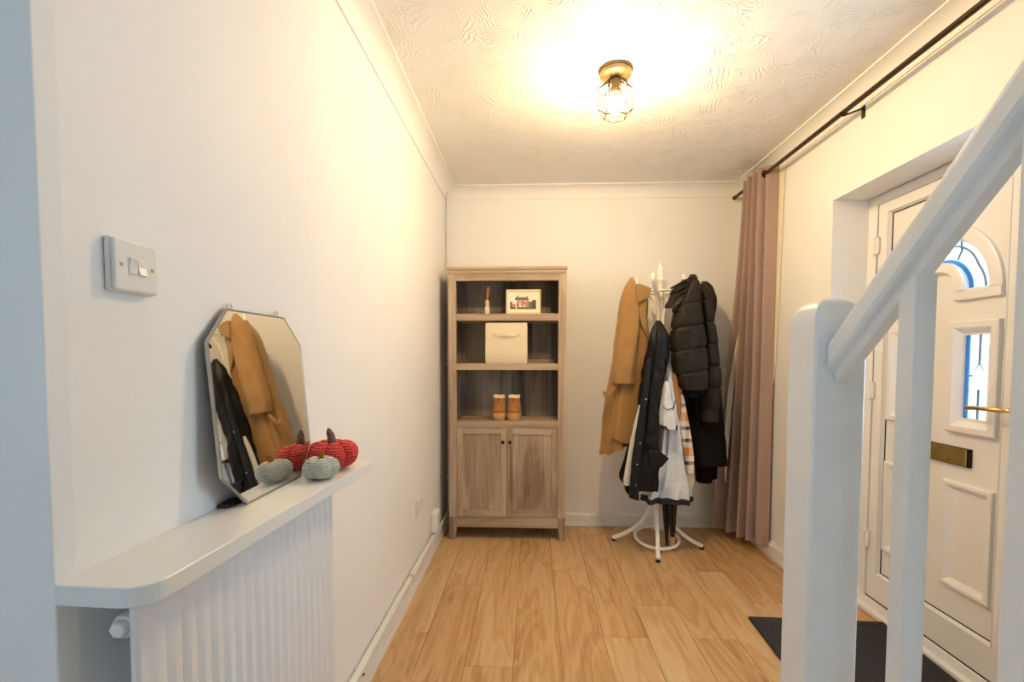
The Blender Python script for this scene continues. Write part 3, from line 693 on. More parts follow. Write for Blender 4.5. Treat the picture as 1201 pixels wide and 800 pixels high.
# ================================================================== KNITTED PUMPKINS
def pumpkin(name, label, loc, r, h, n, mat, stem_mat, stem_h, stem_r, lean, rot):
    t = thing(name, label, 'ornament', loc, (0, 0, rot), 'knitted pumpkins on the shelf')
    mb = MB(); R = []
    for i in range(1, 22):
        ph = PI * i / 22
        ring = []
        for j in range(n * 8):
            th = 2 * PI * j / (n * 8)
            lobe = abs(math.sin(n * th / 2)) ** 0.55
            rr = r * (0.80 + 0.20 * lobe) * math.sin(ph) ** 0.75
            z = h / 2 - math.cos(ph) * h / 2 * (0.86 + 0.14 * lobe)
            dip = 0.22 * h * math.exp(-((rr / (0.33 * r)) ** 2))
            z += -dip if ph > PI / 2 else dip * 0.35
            ring.append((rr * math.cos(th), rr * math.sin(th), max(z, 0.0)))
        R.append(ring)
    mb.rings(R)
    obj('body', mb, mat, t, smooth=70)
    s = MB(); R = []
    for i in range(9):
        f = i / 8; rad_ = stem_r * (1.25 - 0.4 * f if i < 7 else (0.7 if i == 7 else 0.25))
        c = (lean[0] * f * f, lean[1] * f * f, h * 0.68 + stem_h * f)
        R.append([(c[0] + rad_ * math.cos(a), c[1] + rad_ * math.sin(a), c[2]) for a in [2 * PI * k / 14 for k in range(14)]])
    s.rings(R)
    obj('stem', s, stem_mat, t, smooth=70)
    return t
pumpkin('knitted_pumpkin', 'red knitted pumpkin with brown stem beside the mirror', (-0.552, 1.316, 0.9555), 0.072, 0.080, 7, 'red_knit', 'brown_knit', 0.056, 0.0105, (-0.010, 0.0, 0), 0.3)
pumpkin('knitted_pumpkin', 'small grey knitted pumpkin with mustard stem before the red one', (-0.533, 1.196, 0.9555), 0.046, 0.058, 5, 'grey_knit', 'mustard', 0.034, 0.0060, (0.002, -0.010, 0), 0.9)

# ================================================================== BOOKCASE
BX0, BX1, BY0, BY1 = -0.571, 0.228, 3.293, 3.600
bk = thing('bookcase', 'tall grey oak bookcase with open shelves and two cupboard doors', 'bookcase', ((BX0 + BX1) / 2, (BY0 + BY1) / 2, 0))
bo = ((BX0 + BX1) / 2, (BY0 + BY1) / 2, 0)
def kpart(name, mb, mat, parent=None, og=None, **kw):
    if parent is None: mb.v = [(x - bo[0], y - bo[1], z) for x, y, z in mb.v]
    return obj(name, mb, mat, parent or bk, **kw)
iy0, iy1 = BY0 + 0.02, BY1 - 0.012
kpart('crown_board', box(BX0 - 0.006, BX1 + 0.006, BY0 - 0.012, BY1, 1.848, 1.868), 'rustic_h', bevel=0.003)
kpart('crown_moulding', box(BX0 + 0.0, BX1 - 0.0, BY0 - 0.004, BY1, 1.822, 1.848), 'rustic_h', bevel=0.002)
kpart('side_panel', box(BX0, BX0 + 0.018, BY0 + 0.02, BY1, 0.09, 1.822), 'rustic')
kpart('side_panel', box(BX1 - 0.018, BX1, BY0 + 0.02, BY1, 0.09, 1.822), 'rustic')
SX0, SX1 = BX0 + 0.055, BX1 - 0.053
kpart('stile', box(BX0, SX0, BY0, BY0 + 0.02, 0.16, 1.822), 'rustic', bevel=0.0015)
kpart('stile', box(SX1, BX1, BY0, BY0 + 0.02, 0.16, 1.822), 'rustic', bevel=0.0015)
for sgn, xa, xb in ((1, BX0, SX0), (-1, SX1, BX1)):
    x_out, x_in = (xa, xb) if sgn > 0 else (xb, xa)
    pf = [(x_out, 0.0), (x_in - sgn * 0.014, 0.0), (x_in - sgn * 0.006, 0.07), (x_in, 0.16), (x_out, 0.16)]
    kpart('foot', MB().prism(pf, BY0, BY0 + 0.04, 'Y'), 'rustic', bevel=0.0015)
    kpart('foot', box(min(x_out, x_out + sgn * 0.035), max(x_out, x_out + sgn * 0.035), BY1 - 0.04, BY1, 0, 0.09), 'rustic')
kpart('top_rail', box(SX0, SX1, BY0 + 0.001, BY0 + 0.02, 1.776, 1.822), 'rustic_h')
kpart('bottom_rail', box(SX0, SX1, BY0 + 0.001, BY0 + 0.02, 0.089, 0.158), 'rustic_h', bevel=0.001)
kpart('shelf_board', box(SX0, SX1, BY0 + 0.002, iy1, 1.508, 1.554), 'rustic_h', bevel=0.001)
kpart('shelf_board', box(SX0, SX1, BY0 + 0.002, iy1, 1.174, 1.218), 'rustic_h', bevel=0.001)
kpart('shelf_board', box(SX0, SX1, BY0 + 0.002, iy1, 0.779, 0.826), 'rustic_h', bevel=0.001)
kpart('top_panel', box(BX0 + 0.018, BX1 - 0.018, BY0 + 0.02, BY1, 1.810, 1.822), 'rustic_h')
kpart('cupboard_floor', box(BX0 + 0.018, BX1 - 0.018, BY0 + 0.022, iy1, 0.135, 0.155), 'rustic_h')
kpart('back_panel', box(BX0 + 0.018, BX1 - 0.018, iy1, BY1 - 0.002, 0.10, 1.81), 'rustic_back')
for z in (1.554, 1.218): kpart('back_batten', box(SX0 + 0.012, SX1 - 0.012, iy1 - 0.012, iy1, z, z + 0.028), 'rustic_h')
for sgn in (-1, 1):
    d0, d1 = (SX0 + 0.002, -0.1735) if sgn < 0 else (-0.1705, SX1 - 0.002)
    zb, zt_ = 0.162, 0.777
    dpn = MB().box(d0 + 0.034, d1 - 0.034, BY0 + 0.010, BY0 + 0.018, zb + 0.045, zt_ - 0.038)
    dv = kpart('door', dpn, 'rustic')
    def sub(name, mb, mat, **kw):
        mb.v = [(x - bo[0], y - bo[1], z) for x, y, z in mb.v]
        return obj(name, mb, mat, dv, **kw)
    sub('door_stile', box(d0, d0 + 0.038, BY0 + 0.001, BY0 + 0.02, zb, zt_), 'rustic', bevel=0.001)
    sub('door_stile', box(d1 - 0.038, d1, BY0 + 0.001, BY0 + 0.02, zb, zt_), 'rustic', bevel=0.001)
    sub('door_rail', box(d0 + 0.038, d1 - 0.038, BY0 + 0.0015, BY0 + 0.02, zt_ - 0.042, zt_), 'rustic_h', bevel=0.001)
    sub('door_rail', box(d0 + 0.038, d1 - 0.038, BY0 + 0.0015, BY0 + 0.02, zb, zb + 0.050), 'rustic_h', bevel=0.001)
    kx = -0.199 if sgn < 0 else -0.151
    sub('knob', MB().lathe([(0.005, 0.0), (0.005, -0.010), (0.010, -0.013), (0.0125, -0.019), (0.0115, -0.024), (0.006, -0.0275), (0.0, -0.028)], (kx, BY0 + 0.001, 0.683), 18, 'Y'), 'black_metal', smooth=40)

# things on its shelves
df = thing('reed_diffuser', 'small white reed diffuser with wooden collar on the top shelf', 'diffuser', (-0.308, BY0 + 0.035, 1.5545))
obj('bottle', MB().lathe([(0.0, 0.0), (0.015, 0.0), (0.017, 0.003), (0.017, 0.042), (0.013, 0.052), (0.008, 0.056), (0.008, 0.060), (0, 0.060)], (0, 0, 0), 20), 'bottle', df, smooth=50)
obj('collar', MB().lathe([(0.0, 0.056), (0.0145, 0.056), (0.0145, 0.092), (0.0, 0.092)], (0, 0, 0), 20), 'lightwood', df, smooth=40)
for i, (a, b) in enumerate([(0.010, 0.004), (0.016, -0.006), (-0.004, 0.006), (0.022, 0.002), (0.004, -0.008)]):
    obj('reed', MB().tube([(0, 0, 0.09), (a, b, 0.190 - 0.004 * i)], 0.0016, 6), 'reed', df)
pf = thing('picture_frame', 'cream framed picture of a brick house on the top shelf', 'picture', (-0.0615, BY0 + 0.04, 1.5545), (-0.10, 0, 0))
FW, FH = 0.118, 0.168
for (a, b, c, d) in ((-FW, FW, 0, 0.012), (-FW, FW, FH - 0.014, FH), (-FW, -FW + 0.012, 0.012, FH - 0.014), (FW - 0.012, FW, 0.012, FH - 0.014)):
    obj('frame_side', box(a, b, -0.010, 0.008, c, d), 'framecream', pf, bevel=0.002)
obj('mount', box(-FW + 0.010, FW - 0.010, -0.002, 0.004, 0.010, FH - 0.012), 'paper', pf)
pr = MB()
def q(x0, x1, z0, z1, mi, y): pr.box(x0, x1, y, -0.0018, z0, z1, mi)
q(-0.043, 0.036, 0.036, 0.095, 1, -0.0024)
pr.prism([(-0.058, 0.095), (0.038, 0.095), (0.030, 0.116), (-0.056, 0.116)], -0.0026, -0.0018, 'Y', 0)
q(-0.043, -0.035, 0.116, 0.128, 3, -0.0024); q(0.022, 0.029, 0.114, 0.124, 0, -0.0024)
q(-0.092, -0.076, 0.045, 0.085, 2, -0.0024); q(-0.090, -0.052, 0.034, 0.046, 3, -0.0026); q(-0.078, -0.052, 0.046, 0.070, 1, -0.0024); q(-0.070, -0.046, 0.070, 0.088, 4, -0.0024)
q(-0.045, 0.088, 0.034, 0.044, 3, -0.0028); q(0.036, 0.062, 0.044, 0.086, 2, -0.0026); q(0.060, 0.086, 0.044, 0.096, 3, -0.0027)
q(-0.045, -0.038, 0.044, 0.075, 3, -0.0027)
for x in (-0.030, 0.006): q(x, x + 0.016, 0.086, 0.092, 4, -0.0028)
q(-0.032, -0.014, 0.066, 0.074, 4, -0.0028); q(-0.030, -0.012, 0.050, 0.060, 4, -0.0028); q(0.000, 0.012, 0.050, 0.062, 4, -0.0028); q(0.016, 0.032, 0.046, 0.062, 1, -0.0029)
obj('house_print', pr, ['p_roof', 'p_brick', 'p_green', 'p_dark', 'p_white'], pf)
obj('stand_leg', box(-0.015, 0.015, 0.008, 0.012, 0.02, 0.11), 'framecream', pf)

sb = thing('storage_box', 'cream fabric storage cube with a handle on the middle shelf', 'storage box', (-0.177, BY0 + 0.15, 1.2185))
bx = MB(); R = []
for z, e in [(0, -0.004), (0.01, 0.0), (0.08, 0.0015), (0.16, 0.0005), (0.26, 0.001), (0.274, -0.001), (0.277, -0.006)]:
    h = 0.142 + e; c = 0.006
    R.append([(a, b * 0.97, z) for a, b in ((-h + c, -h), (-h * .4, -h - e), (h * .4, -h - e), (h - c, -h), (h, -h + c), (h, h - c), (h - c, h), (-h + c, h), (-h, h - c), (-h, -h + c))])
bx.rings(R)
obj('cube', bx, 'box', sb, smooth=40)
hd = MB(); R = []
for i in range(13):
    f = i / 12; x = -0.072 + 0.144 * f; bow = math.sin(PI * f)
    y = -0.1395 - 0.018 * bow ** 1.4; z = 0.192 + 0.004 * bow
    R.append([(x, y, z - 0.010), (x, y - 0.003, z - 0.010), (x, y - 0.003, z + 0.010), (x, y, z + 0.010)])
hd.rings(R)
obj('handle', hd, 'box', sb, smooth=50)
for s_ in (-1, 1): obj('stitch_patch', box(s_ * 0.076 - 0.014, s_ * 0.076 + 0.014, -0.1425, -0.1385, 0.184, 0.200), 'boxdark', sb)

# sheepskin lined boots, heels to the room
def boot(loc, side):
    t = thing('ankle_boot', 'tan suede ankle boot with cream fleece lining, one of a pair', 'boot', loc, (0, 0, 0), 'pair of tan ankle boots on the third shelf')
    def ringb(z, w, back, front, skew=0):
        pts = []
        for j in range(28):
            a = 2 * PI * j / 28
            c_, s_ = math.cos(a), math.sin(a)
            y = (front if s_ > 0 else back) * abs(s_) ** 0.8 * (1 if s_ > 0 else -1)
            x = w * (abs(c_) ** 0.8) * (1 if c_ > 0 else -1) + side * (0.008 * max(0, s_) + skew)
            pts.append((x, y, z))
        return pts
    obj('sole', MB().rings([ringb(0.0, 0.036, 0.046, 0.185), ringb(0.006, 0.043, 0.052, 0.195), ringb(0.030, 0.048, 0.056, 0.200), ringb(0.050, 0.048, 0.055, 0.198), ringb(0.054, 0.045, 0.053, 0.19)]), 'sole', t, smooth=50)
    obj('upper', MB().rings([ringb(0.052, 0.046, 0.054, 0.19), ringb(0.070, 0.045, 0.053, 0.185), ringb(0.090, 0.043, 0.051, 0.14), ringb(0.110, 0.041, 0.050, 0.08), ringb(0.130, 0.039, 0.048, 0.055), ringb(0.150, 0.038, 0.048, 0.052), ringb(0.164, 0.038, 0.048, 0.052)]), 'suede', t, smooth=70)
    obj('heel_band', MB().rings([ringb(0.053, 0.0475, 0.0555, 0.10), ringb(0.060, 0.0478, 0.0558, 0.10), ringb(0.067, 0.0465, 0.0545, 0.10)]), 'suede_red', t, smooth=50)
    obj('heel_tab', MB().rings([[(x, -y0, z) for x, z in ((-0.010, 0.128), (0.010, 0.128), (0.010, 0.156), (-0.010, 0.156))] for y0 in (0.044, 0.0515)]), 'suede_red', t, bevel=0.002)
    fl = MB(); R = []
    for rr, zz in ((1.0, 0.160), (1.06, 0.165), (1.02, 0.172), (0.85, 0.174), (0.62, 0.166), (0.5, 0.150)):
        R.append([(x * rr, y * rr, zz - 0.006 * (1 if y < 0 else 0) * (rr > .8) + 0.0015 * math.sin(7 * i)) for i, (x, y, z) in enumerate(ringb(0, 0.039, 0.048, 0.052))])
    fl.rings(R)
    obj('fleece_lining', fl, 'fleece', t, smooth=70)
boot((-0.2275, BY0 + 0.062, 0.8265), -1)
boot((-0.1245, BY0 + 0.062, 0.8265), 1)

# ================================================================== CEILING LAMP
lamp = thing('ceiling_light', 'small brass ceiling light with wire cage and glowing bulb', 'ceiling light', (0.356, 2.174, H))
obj('ceiling_plate', MB().lathe([(0, 0), (0.072, 0), (0.072, -0.008), (0.068, -0.010), (0.068, -0.026), (0.064, -0.029), (0, -0.029)], (0, 0, 0), 36), 'lamp_brass', lamp, smooth=40)
obj('lamp_holder', MB().lathe([(0.019, -0.028), (0.019, -0.078), (0.021, -0.080), (0.021, -0.088), (0, -0.088)], (0, 0, 0), 24), 'lamp_brass', lamp, smooth=40)
obj('added_bulb_collar', MB().lathe([(0.0, -0.084), (0.015, -0.086), (0.016, -0.094), (0.022, -0.104), (0.0285, -0.117), (0.0310, -0.124), (0.0, -0.124)], (0, 0, 0), 24), 'plastic', lamp, smooth=50)  # opaque collar added to hold the bulb's glow off the ceiling
obj('bulb', MB().lathe([(0.0308, -0.1235), (0.0345, -0.131), (0.0360, -0.140), (0.0350, -0.152), (0.0305, -0.164), (0.0225, -0.173), (0.012, -0.178), (0.0, -0.180)], (0, 0, 0), 24), 'bulb', lamp, smooth=80)
cg = MB()
A6 = [PI / 6 + PI / 3 * i for i in range(6)]
top = [(0.026 * math.cos(a), 0.026 * math.sin(a), -0.040) for a in A6]
mid = [(0.074 * math.cos(a + PI / 6), 0.074 * math.sin(a + PI / 6), -0.078) for a in A6]
low = [(0.074 * math.cos(a + PI / 6), 0.074 * math.sin(a + PI / 6), -0.165) for a in A6]
bot = [(0.050 * math.cos(a), 0.050 * math.sin(a), -0.198) for a in A6]
wr_ = 0.0024
for i in range(6):
    k = (i + 1) % 6
    cg.tube([top[i], mid[i]], wr_, 6); cg.tube([top[k], mid[i]], wr_, 6); cg.tube([top[i], top[k]], wr_, 6)
    cg.tube([mid[i], low[i]], wr_, 6); cg.tube([low[i], bot[i]], wr_, 6); cg.tube([low[i], bot[k]], wr_, 6); cg.tube([bot[i], bot[k]], wr_, 6)
obj('wire_cage', cg, 'wire', lamp)

# ================================================================== CURTAIN AND ROD
RDX, RDZ = 1.4347, 2.394
rod = thing('curtain_rod', 'dark bronze curtain rod above the front door', 'curtain rod', (RDX, 2.2, RDZ))
obj('pole', MB().tube([(0, -1.5, -0.0), (0, 0, 0), (0, 1.36, 0)], 0.0115, 14), 'bronze', rod, smooth=60)
for s_, y in ((1, 1.36), (-1, -1.5)):
    obj('finial', MB().lathe([(0.0115, 0), (0.015, s_ * 0.004), (0.015, s_ * 0.022), (0.010, s_ * 0.030), (0.0, s_ * 0.031)], (0, y, 0), 14, 'Y'), 'bronze', rod, smooth=40)
for y in (0.165, -1.3, 1.22):
    b = obj('bracket', MB().tube([(0.0, y, -0.016), (0.035, y - 0.006, -0.004), (0.079, y - 0.012, 0.010)], 0.0045, 8).box(0.079, 0.0828, y - 0.024, y - 0.002, -0.034, 0.020), 'bronze', rod)
    obj('cup', MB().tube([(0.016 * math.cos(t), y, 0.016 * math.sin(t)) for t in [PI + PI * i / 10 for i in range(11)]], 0.0035, 6), 'bronze', b)
ct = thing('curtain', 'long taupe curtain gathered at the end of the rod by the corner', 'curtain', (1.43, 3.3, 0.05))
co = (1.43, 3.3, 0.05)
CT = [(1.475, 3.42), (1.405, 3.36), (1.500, 3.345), (1.392, 3.28), (1.500, 3.27), (1.392, 3.205), (1.500, 3.195), (1.395, 3.135), (1.485, 3.125), (1.430, 3.105), (1.475, 3.09), (1.500, 3.085)]
CB = [(1.33, 3.52), (1.27, 3.455), (1.39, 3.46), (1.335, 3.36), (1.45, 3.385), (1.372, 3.28), (1.48, 3.300), (1.402, 3.205), (1.497, 3.205), (1.440, 3.145), (1.480, 3.130), (1.500, 3.105)]
def catmull(P, per):
    Q = [P[0]] + list(P) + [P[-1]]; out = []
    for i in range(1, len(Q) - 2):
        a, b, c, d = [np.array(Q[i + k]) for k in (-1, 0, 1, 2)]
        for k in range(per):
            t = k / per
            out.append(0.5 * (2 * b + (c - a) * t + (2 * a - 5 * b + 4 * c - d) * t * t + (3 * b - a - 3 * c + d) * t ** 3))
    out.append(np.array(P[-1])); return np.array(out)
ctop, cbot = catmull(CT, 10), catmull(CB, 10)
G0 = []
for i in range(49):
    f = i / 48; e = f ** 1.2; row = []
    n_ = len(ctop)
    for j in range(n_):
        s_ = j / (n_ - 1)
        x, y = ctop[j] * (1 - e) + cbot[j] * e
        x += 0.006 * math.sin(9 * s_ + 5 * f) * f * (1 - s_); y += 0.006 * math.sin(13 * s_ + 4 * f) * f
        z = 2.437 + (0.050 - 2.437) * f - 0.014 * f * math.sin(4 * s_ + 1) + 0.03 * f * (1 - s_) ** 2
        row.append((min(x, XR - 0.006), y, z))
    G0.append(row)
def sheet_mesh(G, th):
    # closed thin shell
    mb = MB(); nz, ns = len(G), len(G[0])
    A = np.array(G); tv = np.gradient(A, axis=1); zv = np.gradient(A, axis=0)
    nn = np.cross(tv, zv); nn /= np.linalg.norm(nn, axis=2, keepdims=True) + 1e-9
    B = A + nn * th
    R = [[tuple(p) for p in A[i]] + [tuple(p) for p in B[i][::-1]] for i in range(nz)]
    mb.rings(R); return mb
def cpart(name, mb, mat, parent=None, **kw):
    mb.v = [(x - co[0], y - co[1], z - co[2]) for x, y, z in mb.v]
    return obj(name, mb, mat, parent or ct, **kw)
cpart('fabric', sheet_mesh(G0, 0.0035), 'curtain', smooth=80)
# lining seen along both side edges
edge = []
for i in range(41):
    f = i / 40
    z = 2.428 + (1.10 - 2.428) * f
    w = 0.050 * (1 - f) ** 0.6 + 0.001
    edge.append([(1.5125 - 0.010 * (1 - t), 3.088 + 0.02 * f - w * t, z) for t in [k / 6 for k in range(7)]])
cpart('lining', sheet_mesh(edge, 0.0022), 'curtain_lining', smooth=80)
edge = []
for i in range(41):
    f = i / 40
    z = 1.42 + (0.40 - 1.42) * f
    w = 0.036 * math.sin(PI * f) ** 0.8 + 0.001
    x0 = 1.396 - 0.062 * f
    edge.append([(x0 - w * (1 - t), 3.372 + 0.008 * f - 0.006 * t, z) for t in [k / 6 for k in range(7)]])
cpart('lining', sheet_mesh(edge, 0.002), 'curtain_lining', smooth=80)
for y in (3.125, 3.16, 3.235, 3.305):
    cpart('eyelet', MB().tube([(RDX + 0.019 * math.cos(t), y + 0.006 * math.cos(t), RDZ + 0.019 * math.sin(t)) for t in [2 * PI * i / 20 for i in range(20)]], 0.0045, 8, closed=True), 'black_metal', smooth=60)

# ================================================================== DOOR MAT
mt = thing('door_mat', 'charcoal ribbed door mat in front of the front door', 'door mat', (1.345, 2.035, 0.001), (0, 0, -0.035))
obj('mat_base', box(-0.31, 0.31, -0.30, 0.30, 0, 0.006), 'rubber', mt, bevel=0.002)
mb = MB(); R = []
for d, z in ((0.002, 0.005), (0.003, 0.010), (0.008, 0.012), (0.038, 0.012), (0.042, 0.008), (0.052, 0.008), (0.056, 0.0125), (0.29, 0.0125)):
    R.append([(-0.31 + d, -0.30 + d, z), (0.31 - d, -0.30 + d, z), (0.31 - d, 0.30 - d, z), (-0.31 + d, 0.30 - d, z)])
mb.rings(R)
pl = obj('pile', mb, 'mat', mt)

# ================================================================== COAT STAND
SX, SY = 0.84, 3.26
cs = thing('coat_stand', 'white bentwood coat stand loaded with coats', 'coat stand', (SX, SY, 0))
obj('pole', MB().lathe([(0.021, 0.10), (0.021, 0.55), (0.0208, 1.62), (0.0205, 1.72)], (0, 0, 0), 20), 'standwhite', cs, smooth=60)
obj('finial', MB().lathe([(0.0205, 1.715), (0.0205, 1.758), (0.0245, 1.762), (0.0245, 1.770), (0.020, 1.775), (0.018, 1.79), (0.0215, 1.812), (0.0215, 1.826), (0.023, 1.830), (0.023, 1.838), (0.015, 1.846), (0.012, 1.852), (0.015, 1.862), (0.011, 1.873), (0.0, 1.876)], (0, 0, 0), 20), 'standwhite', cs, smooth=45)
obj('hook_ring', MB().tube([(0.092 * math.cos(t), 0.092 * math.sin(t), 1.690) for t in [2 * PI * i / 32 for i in range(32)]], 0.009, 10, closed=True), 'standwhite', cs, smooth=60)
obj('base_ring', MB().tube([(0.142 * math.cos(t), 0.142 * math.sin(t), 0.050 + 0.022 * math.sin(t)) for t in [2 * PI * i / 40 for i in range(40)]], 0.0105, 10, closed=True), 'standwhite', cs, smooth=60)
def curve(pts, n=24):
    # Catmull-Rom through (r, z)
    P = [pts[0]] + list(pts) + [pts[-1]]; out = []
    for i in range(1, len(P) - 2):
        for k in range(n // (len(pts) - 1) + 1):
            t = k / (n // (len(pts) - 1) + 1)
            a, b, c, d = [np.array(P[i + q_]) for q_ in (-1, 0, 1, 2)]
            out.append(tuple(0.5 * (2 * b + (c - a) * t + (2 * a - 5 * b + 4 * c - d) * t * t + (3 * b - a - 3 * c + d) * t ** 3)))
    out.append(tuple(pts[-1])); return out
ang = math.atan2(-0.295, -0.066)
sq = lambda a, b: [(-a, -b), (a, -b), (a, b), (-a, b)]
for k in range(4):
    a = ang + PI / 2 * k; ca, sa_ = math.cos(a), math.sin(a)
    pth = [(r * ca, r * sa_, z) for r, z in curve([(0.024, 0.42), (0.030, 0.33), (0.055, 0.235), (0.115, 0.135), (0.200, 0.065), (0.290, 0.020)])]
    lg = obj('leg', MB().sweep(pth, sq(0.0125, 0.0105), upv=(ca, sa_, 0)), 'standwhite', cs, bevel=0.003)
    obj('foot_cap', MB().box(-0.012, 0.012, -0.014, 0.014, 0.0, 0.014), 'rubber', lg, loc=(0.285 * ca, 0.285 * sa_, 0))
    a2 = ang - 0.32 + PI / 2 * k; ca, sa_ = math.cos(a2), math.sin(a2)
    pth = [(r * ca, r * sa_, z) for r, z in curve([(0.022, 1.36), (0.024, 1.46), (0.030, 1.56), (0.062, 1.65), (0.118, 1.715), (0.150, 1.755), (0.150, 1.790)], 36)]
    obj('upper_hook', MB().sweep(pth, sq(0.0125, 0.0085), upv=(ca, sa_, 0)), 'standwhite', cs, bevel=0.004)
    if k != 3: continue                          # the other arms carry no second hook in sight
    pth = [(r * ca, r * sa_, z) for r, z in curve([(0.024, 1.40), (0.028, 1.48), (0.060, 1.575), (0.120, 1.640), (0.172, 1.645), (0.196, 1.670)], 30)]
    obj('lower_hook', MB().sweep(pth, sq(0.010, 0.008), upv=(ca, sa_, 0)), 'standwhite', cs, bevel=0.004)

# ------------------------------------------------------------------ hanging clothes
def loft(rows, yc, ty, n=56, m=64, amp=0.008, kf=(5, 8, 13), seed=0, tilt=0.0, power=0.75, quilt=None, ydrift=0.0, open_bottom=False, wr=0.003):
    """Hanging cloth body from rows (z, x_left, x_right): superellipse rings with soft folds."""
    rows = sorted(rows, reverse=True)
    zz = np.array([r[0] for r in rows]); xl = np.array([r[1] for r in rows]); xr = np.array([r[2] for r in rows])
    t = np.linspace(0, 1, m) ** 0.9
    zq = zz[0] + (zz[-1] - zz[0]) * t
    ip = lambda v: np.interp(-zq, -zz, v)
    L_, R_ = ip(xl), ip(xr)
    ker = np.array([1, 2, 3, 2, 1]) / 9.0
    def sm(v): return np.convolve(np.pad(v, 2, mode='edge'), ker, 'valid')
    L_, R_ = sm(L_), sm(R_)
    rnd = random.Random(seed); ph = [rnd.uniform(0, 6.28) for _ in kf]; dr = [rnd.uniform(-2.2, 2.2) for _ in kf]
    R = []
    for i in range(m):
        f = t[i]; xc, a = (L_[i] + R_[i]) / 2, (R_[i] - L_[i]) / 2
        b = ty * (1 - (1 - min(1, f / 0.14)) ** 2 * 0.85) if f < 0.14 else ty
        A = amp * (0.25 + 0.75 * min(1, f * 1.6)) * min(1, a / 0.06)
        ring = []
        for j in range(n):
            th = 2 * PI * j / n; c_, s_ = math.cos(th), math.sin(th)
            fold = sum(math.sin(k * th + p + d * f * 2) / (1 + 0.4 * q_) for q_, (k, p, d) in enumerate(zip(kf, ph, dr)))
            d_ = A * (fold - 0.6) * 0.6
            px = xc + (a + min(d_, 0.002)) * math.copysign(abs(c_) ** power, c_)
            py = yc + ydrift * f + (b + d_) * math.copysign(abs(s_) ** power, s_)
            pz = zq[i]
            if quilt:
                z0, pit, sl, dep = quilt
                u = (pz - sl * (px - xc) - z0) / pit; u -= math.floor(u); dd = min(u, 1 - u) * pit
                pin = dep * (math.exp(-(dd / 0.006) ** 2)) - dep * 0.30 * math.sin(PI * u)
                px -= pin * c_; py -= pin * s_
            nv = noise.noise(Vector((px * 9 + seed, py * 9, pz * 6)))
            nv += 0.55 * noise.noise(Vector((px * 26 + seed, py * 26, pz * 17)))
            px += wr * nv * c_; py += wr * nv * 1.5 * s_
            ring.append((px, py, pz + tilt * (px - xc) * f ** 1.5))
        R.append(ring)
    mb = MB(); mb.rings(R)
    return mb
def garment(name, label, cat, origin):
    g_ = thing(name, label, cat, origin, group='coats and jackets on the stand')
    def part(pname, mb, mat, parent=None, smooth=70, **kw):
        mb.v = [(x - origin[0], y - origin[1], z - origin[2]) for x, y, z in mb.v]
        return obj(pname, mb, mat, parent or g_, smooth=smooth, **kw)
    return g_, part
def slab(poly, y, th, bow=0.0, mi=0):
    # a cloth piece cut to an outline, with thickness and a slight bow in depth
    xs = [p[0] for p in poly]; xm = (min(xs) + max(xs)) / 2; hw = max((max(xs) - min(xs)) / 2, 1e-4)
    f = lambda p: y + bow * ((p[0] - xm) / hw)
    return MB().rings([[(p[0], f(p) + th, p[1]) for p in poly], [(p[0], f(p), p[1]) for p in poly]])

# camel coat
g1, part = garment('wool_coat', 'camel brown wool overcoat hanging nearest the bookcase', 'coat', (0.62, 3.17, 0.6))
tan_body = [(1.725, 0.63, 0.663), (1.693, 0.604, 0.723), (1.649, 0.582, 0.745), (1.595, 0.572, 0.74), (1.519, 0.557, 0.736), (1.393, 0.542, 0.743), (1.256, 0.527, 0.723), (1.146, 0.511, 0.708), (1.025, 0.485, 0.693), (0.897, 0.47, 0.678), (0.769, 0.46, 0.653), (0.66, 0.45, 0.640)]
part('body', loft(tan_body, 3.20, 0.115, amp=0.024, kf=(4, 7, 11), seed=3, wr=0.006, tilt=0.42, ydrift=0.02), 'camel')
tan_sleeve = [(1.757, 0.611, 0.624), (1.748, 0.602, 0.632), (1.730, 0.588, 0.645), (1.697, 0.573, 0.644), (1.654, 0.558, 0.655), (1.586, 0.545, 0.667), (1.501, 0.533, 0.673), (1.39, 0.521, 0.666), (1.256, 0.51, 0.655), (1.149, 0.508, 0.646), (1.098, 0.516, 0.641)]
part('sleeve', loft(tan_sleeve, 3.085, 0.055, amp=0.006, kf=(3, 5), seed=5, wr=0.006), 'camel')
part('collar', slab([(0.638, 1.713), (0.69, 1.704), (0.734, 1.686), (0.729, 1.655), (0.722, 1.632), (0.688, 1.614), (0.649, 1.593), (0.638, 1.65)], 3.035, 0.05, 0.02), 'camel', smooth=30, bevel=0.006)
part('lapel', slab([(0.689, 1.613), (0.712, 1.607), (0.703, 1.55), (0.708, 1.48), (0.712, 1.425), (0.712, 1.388), (0.69, 1.43), (0.67, 1.477), (0.653, 1.587)], 3.055, 0.03, 0.01), 'camel', smooth=30, bevel=0.004)
part('front_panel', loft([(1.50, 0.655, 0.728), (1.39, 0.66, 0.735), (1.256, 0.645, 0.718), (1.10, 0.56, 0.702), (0.95, 0.520, 0.682), (0.80, 0.512, 0.662), (0.72, 0.512, 0.652)], 3.125, 0.045, amp=0.006, kf=(3, 5), seed=9, tilt=-0.35, power=0.6), 'camel')
part('pocket_flap', MB().tube([(0.478, 3.12, 1.02), (0.458, 3.10, 1.035), (0.466, 3.085, 1.005), (0.492, 3.075, 1.03), (0.520, 3.075, 1.075)], 0.014, 10), 'camel')

